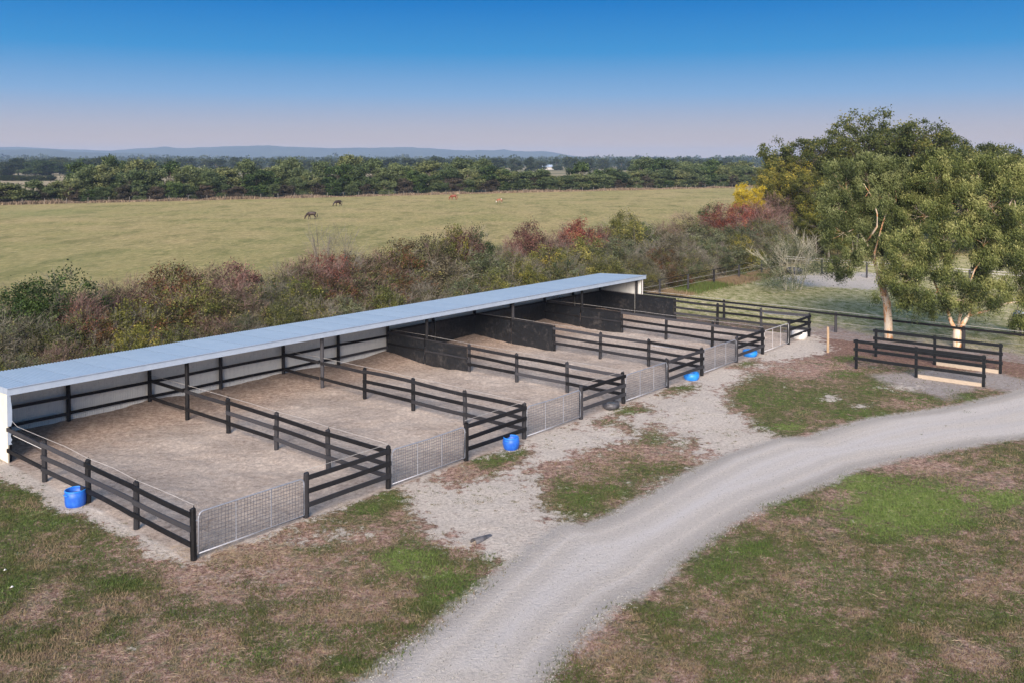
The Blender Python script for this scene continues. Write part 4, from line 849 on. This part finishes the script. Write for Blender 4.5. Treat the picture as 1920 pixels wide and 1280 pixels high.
# ------------------------------------------------------------------ pen fences
PEN = ['nearest', 'second', 'third', 'fourth', 'fifth', 'farthest']
DL = ['black rail fence closing the nearest pen on its open left side, tub beside it', 'black rail divider fence between the nearest and second pens', 'black rail divider fence between the second and third pens',
      'divider with black rubber sheets and rails between third and fourth pens', 'divider with black rubber sheets and rails between fourth and fifth pens', 'divider with black rubber sheets and rails between fifth and farthest pens', 'rubber-sheeted rail fence closing the farthest pen on its right side']
def sheet(fn, s, t0, t1, z1, seed):
    V = []; nxs, nzs = 8, 5; rs = random.Random(seed)
    for iz in range(nzs + 1):
        for ix in range(nxs + 1):
            V.append((s + .025 * math.sin(ix * .9 + seed) * math.sin(iz * 1.1 + ix * .5), t0 + (t1 - t0) * ix / nxs, -.08 + (z1 + .08) * iz / nzs))
    n0 = len(V); V += [(x + .012, y, z) for x, y, z in V]
    Fc = [(r_ * (nxs + 1) + c_, r_ * (nxs + 1) + c_ + 1, (r_ + 1) * (nxs + 1) + c_ + 1, (r_ + 1) * (nxs + 1) + c_) for r_ in range(nzs) for c_ in range(nxs)]
    Fc += [tuple(n0 + i for i in reversed(f)) for f in Fc]
    obj('rubber_sheet', new_mesh('rubber_sheet', V, Fc, M['mat'], True), fn)
for i, s in enumerate(SH):
    fn = thing('rail_fence', DL[i], 'fence', st(0, 0, 0), ANG, 'fences between the pens')
    ts = [0.0, 3.12, 6.2, 9.38]
    zs = [shed_z(s, t) for t in ts] + [shed_z(s, TF)]
    for j, t in enumerate(ts):
        o = obj('post', POSTM[(i + j) % 4], fn, (s, t, zs[j] * .6)); o.rotation_euler = (random.uniform(-.02, .02), random.uniform(-.02, .02), j)
    side = -.11
    mats = i >= 3
    for j in range(3):
        for z in (1.27, .86, .45):
            b = MB(); b.beam((s + side, ts[j] + (.0 if j else -.04), z + zs[j] * .6 + random.uniform(-.025, .025)), (s + side, ts[j + 1] + (.0), z + zs[j + 1] * .6 + random.uniform(-.025, .025)), .042, .145, 4, .02); b.build('rail', M['timber'], fn)
    segs = [(9.38, TF), (TF + .1, TB - .2)]
    if not mats:
        for (a, c) in (segs if i else segs[:1]):
            for z in (1.22, .48):
                if i == 0: c = 12.2
                b = MB(); b.beam((s + side, a, z + random.uniform(-.02, .02)), (s + side, c, z + random.uniform(-.02, .02)), .05, .13, 4, .02); b.build('rail', M['timber'], fn)
    else:
        for q, (a, c) in enumerate(segs):
            sheet(fn, s - .10, a + (.0 if q else .05), c, 1.42 if (i in (4, 6)) else 1.30, i * 3 + q)
            b = MB(); b.beam((s - .13, a, 1.40 if i in (4, 6) else 1.29), (s - .13, c, 1.42 if i in (4, 6) else 1.30), .05, .07, 2, .01); b.build('rail', M['timber'], fn)
            if i in (3, 5): b = MB(); b.beam((s - .13, a, .72), (s - .13, c, .70), .05, .09, 2, .01); b.build('rail', M['timber'], fn)
    # pale electric rope above the top rail
    b = MB(); pts = [(s + .03, -.02, 1.47)] + [(s + .03 * (-1) ** k, t, 1.46 + random.uniform(0, .02)) for k, t in enumerate((1.5, 3.12, 4.6, 6.2, 7.8, 9.38))]
    if i == 0: pts += [(s, 11.6, 1.42), (s + .1, 12.4, 1.50)]
    else: pts += [(s, 12.4, 1.44 if not mats else 1.48), (s, 15.5, 1.40 if not mats else 1.46)]
    b.tube(pts, .0075, 4); b.build('rope', M['grey_rope'], fn)
    if i == 0: b = MB(); b.tube([(s + .12, 9.4, .95), (s + .12, 12.4, .95)], .011, 4); b.build('rope', M['white'], fn)
    for j, t in enumerate(ts):
        b = MB(); b.tube([(s, t, 1.39 + zs[j] * .6), (s + .03, t, 1.47)], .014, 5); b.build('insulator', M['timber_smooth'], fn)
    if i in (1, 3, 4, 5, 6):
        b = MB(); b.tube([(s + .12, .15, 1.18), (s + .12, 3.0, 1.10)], .028, 6); b.build('slip_pipe', M['white'], fn)
# front panels and gates
GW = 3.60
for i in range(6):
    a = SH[i]; c = SH[i + 1]; gpst = a + GW + (.12 if i < 5 else -.15)
    fn = thing('short_fence', 'three black rails beside the gate of the %s pen' % PEN[i], 'fence', st(0, 0, 0), ANG, 'short front rail panels')
    o = obj('post', POSTM[(i + 2) % 4], fn, (gpst, 0, shed_z(gpst, 0) * .6 - .02)); o.rotation_euler = (random.uniform(-.02, .02), random.uniform(-.03, .03), 1)
    for z in (1.27, .86, .45):
        b = MB(); b.beam((gpst, -.11, z + random.uniform(-.03, .03)), (c + .02, -.11, z + random.uniform(-.02, .02)), .042, .145, 4, .02); b.build('rail', M['timber'], fn)
    if i in (0, 1, 2): b = MB(); b.tube([(gpst, .05, 1.45), (c, .02, 1.47)], .008, 4); b.build('rope', M['grey_rope'], fn)
    # gate
    gt = thing('mesh_gate' if i < 5 else 'barred_gate', ('galvanised wire mesh gate of the %s pen' % PEN[i]) if i < 5 else 'pale metal gate with upright bars at the farthest pen', 'gate', st(a, -.04, shed_z(a + 1.8, 0) * .5 + .1), ANG, 'pen gates')
    x0, x1 = .13, gpst - a - .10; zt, zb = 1.16, .03; R = .16
    frame = []
    for k in range(7): an = math.pi - k * math.pi / 12; frame.append((x0 + R + R * math.cos(an), 0, zt - R + R * math.sin(an)))
    sag = .03 if i in (1, 2) else 0
    frame += [((x0 + x1) / 2, 0, zt - sag)]
    for k in range(7): an = math.pi / 2 - k * math.pi / 12; frame.append((x1 - R + R * math.cos(an), 0, zt - R + R * math.sin(an)))
    b = MB(); b.tube([(x0, 0, zb)] + frame + [(x1, 0, zb), (x0, 0, zb)], .022, 6); b.build('frame', M['galv'] if i < 5 else M['pale_metal'], gt, True)
    for k in range(1, 3):
        xx = x0 + (x1 - x0) * k / 3; b = MB(); b.tube([(xx, 0, zb), (xx, 0, zt - sag)], .013, 5); b.build('upright_bar', M['galv'] if i < 5 else M['pale_metal'], gt)
    if i < 5:
        b = MB(); nv = int((x1 - x0) / .10)
        for k in range(1, nv): xx = x0 + (x1 - x0) * k / nv; b.box((xx + random.uniform(-.01, .01), .008, (zt + zb) / 2), (.010, .010, zt - zb - .02 - (.1 if k in (1, nv - 1) else 0)))
        for k in range(1, 11): zz = zb + (zt - zb) * k / 11; b.box(((x0 + x1) / 2, -.001, zz + random.uniform(-.008, .008)), (x1 - x0 - .02, .010, .010))
        b.build('wire_mesh', M['wire'], gt)
    b = MB(); b.tube([(x1, 0, .95), (x1 + .12, 0, .95)], .012, 5); b.build('latch', M['galv'], gt)
    for zz in (.25, .95): b = MB(); b.tube([(x0 - .12, 0, zz), (x0, 0, zz)], .014, 5); b.build('hinge', M['galv'], gt)

# ------------------------------------------------------------------ tubs
def tub(loc, r, h, mat, mat2, label, nm='feed_tub', belly=.03, wat=True, tilt=(0, 0)):
    t = thing(nm, label, 'tub', loc, random.uniform(0, 6)); t.rotation_euler = (tilt[0], tilt[1], 1.0)
    b = MB(); b.lathe([(r * .05, 0), (r * .88, 0), (r * .95, .04), (r + belly * .5, h * .35), (r + belly, h * .6), (r, h), (r - .03, h + .005), (r - .035, h * .6), (r - .06, .06), (.01, .05)], 28); b.build('bowl', mat, t, True)
    b = MB(); b.tube([((r - .012) * math.cos(a), (r - .012) * math.sin(a), h) for a in [2 * math.pi * k / 28 for k in range(29)]], .02, 6, False); b.build('rim', mat2, t, True)
    for s_ in (-1, 1): b = MB(); b.tube([(s_ * (r + .0), -.1, h * .8), (s_ * (r + .05), -.05, h * .84), (s_ * (r + .05), .05, h * .84), (s_ * (r + .0), .1, h * .8)], .014, 5); b.build('handle', mat2, t, True)
    if wat: b = MB(); b.lathe([(.0, h * .72), (r - .04, h * .72)], 28); b.build('water', simple('tub_water_' + mat.name, (.10, .14, .18), (.16, .20, .24), 3, .08), t)
    return t
def tz(s, t): q = st(s, t); return (q.x, q.y, hz(q.x, q.y) - .01)
tub(tz(-.35, 6.3), .31, .50, M['blue'], M['blue2'], 'deep blue tub outside the left fence on the pale sand', belly=.0)
tub(tz(12.85, -.33), .29, .44, M['blue'], M['blue2'], 'blue tub under the front rails of the second pen')
tub(tz(19.85, -.05), .34, .30, M['rubber'], M['rubber'], 'black rubber tub under the front rails of the third pen', 'rubber_tub', .04)
tub(tz(27.0, .05), .36, .34, M['blue2'], M['blue2'], 'bright blue tub at the front corner of the fourth pen')
tub(tz(33.8, .25), .38, .30, M['blue2'], M['blue2'], 'low bright blue tub at front corner of the fifth pen')
tub(tz(40.3, .2), .44, .42, M['whiteplastic'], M['white'], 'white tub behind the end rails of the farthest pen', 'white_tub')

# ------------------------------------------------------------------ parallel rails, stake, sleepers
def rail_run(s, ts, label):
    fn = thing('hitching_rails', label, 'fence', (*st(s, 0)[:2], 0), ANG, 'free-standing parallel rails')
    q = [hz(*st(s, t)[:2]) for t in ts]; h = 1.52
    for t, z in zip(ts, q): b = MB(); b.box((0, t, z + h / 2 - .15), (.12, .12, h + .3)); b.build('post', M['timber_smooth'], fn)
    for k, z in enumerate((h - .09, 1.02, .56)):
        for j in range(2):
            b = MB(); b.beam((-.09, ts[j] + (.12 if j == 0 else -.002), z + q[j]), (-.09, ts[j + 1] - (0 if j == 0 else .12), z + q[j + 1]), .05, .15, 2, .004); b.build('rail', M['timber_smooth'], fn)
    b = MB(); b.beam((0, ts[1] - .1, q[1] + .08), (0, ts[2] + .08, q[2] + .08), .08, .19, 1); tag(b.build('timber_sleeper', M['pine']), 'pale timber sleeper on the ground under the %s black rails' % ('front' if s < 36 else 'rear'), 'sleeper', 'sleepers')
    sl = bpy.context.scene.collection.objects[-1]; sl.location = fn.location; sl.rotation_euler = fn.rotation_euler
rail_run(34.62, (-5.3, -8.27, -11.35), 'front one of two parallel black three-rail runs by the drive')
rail_run(38.1, (-5.1, -8.15, -11.3), 'rear one of two parallel black three-rail runs by gum trees')
x, y = gp(1552, 659); b = MB(); b.tube([(0, 0, -.3), (.01, 0, .8), (0, .01, 1.42)], [.07, .07, .062], 9); o = b.build('timber_stake', M['stake']); o.location = (x, y, hz(x, y)); tag(o, 'lone pale brown round timber post on the dry ground', 'post')

# ------------------------------------------------------------------ paddock fences on the right
pf = thing('paddock_fence', 'dark post fence with pale tape top from shed end to far corner', 'fence', st(0, 0, 0), ANG)
ps = [44.4, 49.0, 53.4, 57.8, 62.4, 67.0, 71.4]
for i, s in enumerate(ps): obj('post', POSTM[i % 4], pf, (s, 15.3, 0))
for z, r, mt in ((1.40, .022, 'timber'), (1.0, .009, 'grey_rope'), (.6, .009, 'grey_rope')):
    b = MB(); b.tube([(42.0, 15.3, z)] + [(s, 15.3 + .02, z) for s in ps], r, 4); b.build('rope' if mt != 'timber' else 'top_rail', M[mt], pf)
pf2 = thing('paddock_fence', 'pale double-railed fence across the far end of the right paddock', 'fence', st(0, 0, 0), ANG)
tt = [15.3, 11.5, 7.3, 3.0, -1.4, -5.8, -10.2, -14.6, -19, -24, -29]
for i, t in enumerate(tt[1:]): obj('post', POSTM[i % 4], pf2, (71.8, t, 0))
for i in range(len(tt) - 1):
    for z in (1.42, 1.22): b = MB(); b.beam((71.9, tt[i], z), (71.9, tt[i + 1], z), .05, .07, 1); b.build('rail', M['grey_rope'], pf2)
for z in (.85, .45): b = MB(); b.tube([(71.9, tt[0], z), (71.9, tt[-1], z)], .01, 4); b.build('wire', M['grey_rope'], pf2)
pf3 = thing('single_rail_fence', 'single black top rail fence running behind the gum trunks with rope', 'fence', st(0, 0, 0), ANG)
tt = [15.0, 7.0, -.7, -8.14, -15.6, -23, -30.5]
for i, t in enumerate(tt): obj('post', POSTM[i % 4], pf3, (43.7, t, -.15))
for i in range(len(tt) - 1): b = MB(); b.beam((43.6, tt[i], 1.14), (43.6, tt[i + 1], 1.14), .05, .13, 2, .01); b.build('rail', M['timber'], pf3)
for z in (1.30,): b = MB(); b.tube([(43.72, t, z) for t in tt], .013, 4); b.build('rope', M['grey_rope'], pf3)
b = MB(); b.tube([(43.72, t, .6) for t in tt], .007, 4); b.build('wire', M['grey_rope'], pf3)
x, y = gp(1490, 514); o = tub((x, y, 0), .75, .55, M['rubber'], M['rubber'], 'large black trough in the far corner of the right paddock', 'water_trough')
x, y = gp(1473, 513)
n = 1500; a = RNG.uniform(0, 6.28, n); rr = RNG.uniform(0, 1, n) ** .5 * .8; hm = grass_blades('hay_pile', x + rr * np.cos(a), y + rr * np.sin(a), .55 * (1.05 - rr), .03, RNG.uniform(.4, 1, n), L['straw'], .5)
tag(obj('hay_pile', hm), 'small heap of beige hay beside the black trough', 'hay')

# culvert pipe and litter
x, y = gp(888, 1019); c = thing('culvert_pipe', 'black pipe end sticking out of the sand by the drive', 'pipe', (x, y, hz(x, y) + .03), math.radians(52))
b = MB(); n_ = 16; v = []
for r_ in (.125, .105):
    for X in (0.0, .75): v += [(X, r_ * math.cos(2 * math.pi * k / n_), r_ * math.sin(2 * math.pi * k / n_) - X * .16) for k in range(n_)]
f = [(k, (k + 1) % n_, n_ + (k + 1) % n_, n_ + k) for k in range(n_)] + [(2 * n_ + (k + 1) % n_, 2 * n_ + k, 3 * n_ + k, 3 * n_ + (k + 1) % n_) for k in range(n_)] + [((k + 1) % n_, k, 2 * n_ + k, 2 * n_ + (k + 1) % n_) for k in range(n_)]
b.add(v, f); b.build('pipe_wall', M['rubber'], c, True)
for (px, py, lab) in ((5, 1070, 'white scrap of litter in the grass at the left edge'), (18, 1102, 'tiny white scrap of litter below the other one in grass')):
    x, y = gp(px, py); b = MB(); b.add([(0, 0, 0), (.07, .01, .02), (.08, .06, .01), (.03, .08, .03), (.04, .035, .05)], [(0, 1, 4), (1, 2, 4), (2, 3, 4), (3, 0, 4)]); o = b.build('litter', M['white']); o.location = (x, y, hz(x, y) + .02); tag(o, lab, 'litter')

# ------------------------------------------------------------------ horses
def coat(name, c1, c2, patch=None):
    t = NT(name); col = t.ramp(t.noise(3, 3), [(.3, c1), (.7, c2)])
    if patch: col = t.mix(t.ramp(t.noise(1.3, 2, .4), [(.50, (0, 0, 0)), (.53, (1, 1, 1))]), col, patch)
    t.col(col); t.set(Roughness=.55); return t.m
def horse_body():
    J = []; E = []
    def v(x, y, z, r, p=None):
        J.append(((x, y, z), r)); 
        if p is not None: E.append((p, len(J) - 1))
        return len(J) - 1
    pel = v(-.50, 0, 1.20, .26); v(-.72, 0, 1.18, .17, pel); mid = v(-.05, 0, 1.13, .28, pel); ch = v(.38, 0, 1.14, .27, mid); wi = v(.60, 0, 1.12, .22, ch)
    n1 = v(.86, 0, .95, .16, wi); n2 = v(1.08, 0, .68, .12, n1); po = v(1.22, 0, .46, .11, n2); fc = v(1.26, 0, .26, .085, po); v(1.28, 0, .07, .055, fc)
    for sy in (-1, 1):
        dx = .1 * sy
        a = v(.46, .13 * sy, .86, .12, ch); kn = v(.46 + dx, .14 * sy, .48, .055, a); ft = v(.45 + dx * 1.5, .14 * sy, .14, .038, kn); v(.49 + dx * 1.5, .14 * sy, .02, .055, ft)
        a = v(-.48, .14 * sy, .90, .17, pel); sf = v(-.40 - dx * .4, .15 * sy, .72, .11, a); hk = v(-.64 - dx, .14 * sy, .48, .06, sf); ft = v(-.60 - dx * 1.3, .14 * sy, .14, .04, hk); v(-.55 - dx * 1.3, .14 * sy, .02, .055, ft)
    me = bpy.data.meshes.new('horse_body'); me.from_pydata([j[0] for j in J], E, []); me.update()
    return me, [j[1] for j in J]
def horse(px, py, ang, cm, dm, scale, label, rug=None, xy=None):
    x, y = xy if xy else gp(px, py); r = thing('horse', label, 'horse', (x, y, 0), ang, None, (scale,) * 3)
    me, rad = horse_body(); me.materials.append(cm); o = obj('body', me, r)
    md = o.modifiers.new('Skin', 'SKIN'); 
    for sv, q in zip(me.skin_vertices[0].data, rad): sv.radius = (q * 1.12, q * 1.25)
    me.skin_vertices[0].data[0].use_root = True; md.use_smooth_shade = True
    sb = o.modifiers.new('Sub', 'SUBSURF'); sb.levels = 1; sb.render_levels = 2
    b = MB(); b.tube([(-.84, 0, 1.22), (-.95, 0, 1.05), (-.97, 0, .7), (-.93, 0, .38)], [.04, .07, .07, .03], 7); b.build('tail', dm, r, True)
    b = MB(); b.tube([(.62, 0, 1.33), (.90, 0, 1.10), (1.15, 0, .80), (1.27, 0, .58)], [.03, .05, .05, .03], 6); b.build('mane', dm, r, True)
    for s_ in (-1, 1): b = MB(); b.tube([(1.27, .06 * s_, .55), (1.33, .09 * s_, .66)], [.035, .006], 5); b.build('ear', cm, r)
    if rug:
        prof = []; V = []; 
        for i, X in enumerate(np.linspace(-.80, .55, 9)):
            R_ = .345 if -.7 < X < .5 else .30
            for k in range(13): a = math.radians(-32 + k * 244 / 12); V.append((X, R_ * .92 * math.cos(a), 1.15 + (R_ + .01) * math.sin(a) * (1.0 if math.sin(a) > 0 else 1.25)))
        Fc = [(i * 13 + k, i * 13 + k + 1, (i + 1) * 13 + k + 1, (i + 1) * 13 + k) for i in range(8) for k in range(12)]
        o = obj('rug', new_mesh('rug', V, Fc, rug, True), r)
    return r
bay = coat('dark_bay_coat', (.012, .006, .004), (.032, .013, .008)); ches = coat('chestnut_coat', (.13, .024, .007), (.20, .04, .014)); pied = coat('patched_coat', (.22, .07, .03), (.30, .10, .05), (.68, .64, .58)); blk = coat('black_hair', (.012, .010, .010), (.025, .02, .02))
horse(585, 412, math.radians(184), bay, blk, 1.0, 'dark bay horse grazing, nearest one in the field')
horse(634, 387.5, math.radians(215), bay, blk, 1.0, 'dark horse grazing seen partly from behind, second in the field')
horse(851, 375.5, math.radians(180), ches, ches, 1.02, 'chestnut horse grazing near the far fence')
horse(937, 380.5, math.radians(190), pied, ches, .72, 'small brown and white pony grazing to the right of chestnut horse')
horse(0, 0, math.radians(75), blk, blk, .98, 'horse in a white rug at the right edge behind gum foliage', M['white'], gp(1912, 628))

# ------------------------------------------------------------------ grass, straw and stones
def scatter(n, y0, y1, power=1.0):
    u = RNG.uniform(0, 1, n); y = 1 / (1 / y0 + (1 / y1 - 1 / y0) * u)      # denser near the camera, even in the picture
    x = RNG.uniform(-.60, .60, n) * y
    return x, y
x, y = scatter(1000000, 17.0, 58.0); mk = masks(x, y)
cov = (1 - mk['road']) ** 2 * (1 - np.clip(mk['pen'] * 3, 0, 1)) * np.clip(1 - mk['pale'] * 1.5, 0.012, 1) * (1 - .7 * mk['mulch']) * (1 - .9 * mk['pad'])
s_, t_ = to_st(x, y); cov = np.where((t_ > 16), 0, cov)
tuft = fbm(x, y, .45, 3, 91); patch = fbm(x, y, 2.6, 4, 5); 
patch2 = fbm(x, y, .9, 4, 15); g = mk['green'] * .75 - mk['brown'] * .5 + (patch - .5) * 1.6 + (patch2 - .5) * 2.8 + .12
keep = RNG.uniform(0, 1, len(x)) < cov * np.clip(.2 + 1.2 * tuft + np.clip(g, -.3, .6), .05, 1) * .62
x, y, g, tuft, mkg = x[keep], y[keep], g[keep], tuft[keep], mk['green'][keep]
wx, wy = scatter(9000, 18.0, 52.0); wm = masks(wx, wy); wk = RNG.uniform(0, 1, len(wx)) < wm['pale'] * (1 - wm['road']) * (1 - wm['pen']) * (fbm(wx, wy, 3, 3, 44) > .44) * .8 + (wm['pen'] < .1) * (wm['road'] > .5) * .012
wx, wy = wx[wk], wy[wk]; wn_ = 26; rr_ = RNG.uniform(.02, .6, len(wx)) ** 2 * .5 + .02; wx2 = np.repeat(wx, wn_) + RNG.normal(size=len(wx) * wn_) * np.repeat(rr_, wn_); wy2 = np.repeat(wy, wn_) + RNG.normal(size=len(wx) * wn_) * np.repeat(rr_, wn_) * .7
wt = np.repeat(RNG.uniform(-.15, .35, len(wx)), wn_)
x = np.append(x, wx2); y = np.append(y, wy2); g = np.append(g, wt); tuft = np.append(tuft, np.full(len(wx2), .05)); mkg = np.append(mkg, np.full(len(wx2), .2))
lm = np.clip(masks(x, y)['lime'] * 1.3 - RNG.uniform(0, .6, len(x)), 0, 1)
hh = (.022 + .05 * tuft + .022 * np.clip(mkg, 0, 1)) * RNG.uniform(.5, 1.5, len(x)); rn = np.where(g + RNG.normal(size=len(x)) * .16 > .02, .32 + .45 * np.clip(g, 0, 1) + RNG.normal(size=len(x)) * .1, RNG.uniform(0, .24, len(x)))
rn = np.where(lm > .25, RNG.uniform(.85, 1.0, len(x)), rn)
tag(obj('grass', grass_blades('grass', x, y, hh, .0085 * (.7 + y / 34), rn, L['grass'], .55), kind='stuff'), 'short green and brown grass around the drive and pens', 'grass')
# loose straw lying about
x, y = scatter(42000, 17.0, 46.0); mk = masks(x, y); keep = RNG.uniform(0, 1, len(x)) < (1 - mk['road']) ** 3 * (1 - mk['pen']) * np.clip(mk['brown'] + .05, 0, 1) * (1 - .8 * mk['pale']); x, y = x[keep], y[keep]
hx = gp(455, 1035); m_ = 900; x = np.append(x, hx[0] + RNG.normal(size=m_) * 1.1); y = np.append(y, hx[1] + RNG.normal(size=m_) * .35)
P = np.stack([x, y, height(x, y) + .02], 1); D = rand_dir(len(x)); D[:, 2] *= .15
tag(obj('straw', leaf_mesh('straw', P, D, .24, .009, RNG.uniform(.6, 1.2, len(x)), L['straw']), kind='stuff'), 'loose pale straw lying over the brown grass', 'straw')
# loose stones along the drive edges and on the sand
x, y = scatter(260000, 17.0, 44.0); rdd = poly_sd(x, y, ROAD); keep = RNG.uniform(0, 1, len(x)) < np.clip(1 - np.abs(rdd - .1) / .35, 0, 1) * .5 + np.where(rdd > .2, .05, 0); x, y = x[keep], y[keep]
n = len(x); r = RNG.uniform(.010, .026, n) ; B = np.stack([x, y, height(x, y) * .25 + .004], 1)
oct_ = np.array([(1, 0, 0), (-.5, .87, 0), (-.5, -.87, 0), (0, 0, .8)]); J = oct_[None] * (1 + RNG.uniform(-.35, .35, (n, 4, 3))) * r[:, None, None]
V = (B[:, None] + J).reshape(-1, 3); o4 = np.arange(n)[:, None] * 4; Fc = np.concatenate([o4 + [0, 1, 3], o4 + [1, 2, 3], o4 + [2, 0, 3]], 0)
L['stone'] = mat_leaf('pale_stones', [(0, (.22, .20, .19)), (.5, (.45, .43, .41)), (1, (.68, .66, .63))], 0.0, .9)
tag(obj('loose_stones', new_mesh('loose_stones', V, Fc, L['stone'], False, {'rnd': ('FACE', RNG.uniform(0, 1, len(Fc)))}), kind='stuff'), 'pale crushed stone strewn along the drive edges', 'stones')
# tufty rank grass along the right paddock fence and hedge foot
n = 30000; s = RNG.uniform(43, 71, n); t = 15.6 + RNG.normal(size=n) * .7; x = P0[0] + UV_[0] * s + VV_[0] * t; y = P0[1] + UV_[1] * s + VV_[1] * t
tag(obj('fence_grass', grass_blades('fence_grass', x, y, RNG.uniform(.15, .5, n) * (.4 + fbm(x, y, 2, 3, 3)), .025, np.where(fbm(x, y, 3, 3, 13) > .5, RNG.uniform(.4, .95, n), RNG.uniform(0, .25, n)), L['grass'], .35, np.zeros(n)), kind='stuff'), 'long grass along the right paddock fence', 'grass')
# ------------------------------------------------------------------ hazy air
def haze(d):
    b = MB(); b.box((0, 3425, 46.5), (14100, 7450, 96)); m = bpy.data.materials.new('haze_air'); m.use_nodes = True; nn = m.node_tree.nodes; nn.clear()
    o = nn.new('ShaderNodeOutputMaterial'); v = nn.new('ShaderNodeVolumePrincipled'); v.inputs['Color'].default_value = (.46, .62, .88, 1); v.inputs['Density'].default_value = d; v.inputs['Anisotropy'].default_value = 0.0
    m.node_tree.links.new(v.outputs[0], o.inputs['Volume']); h = b.build('haze', m); h['kind'] = 'stuff'; h['label'] = 'thin bluish haze in the air over the plain'; h['category'] = 'haze'
haze(1.3e-4)
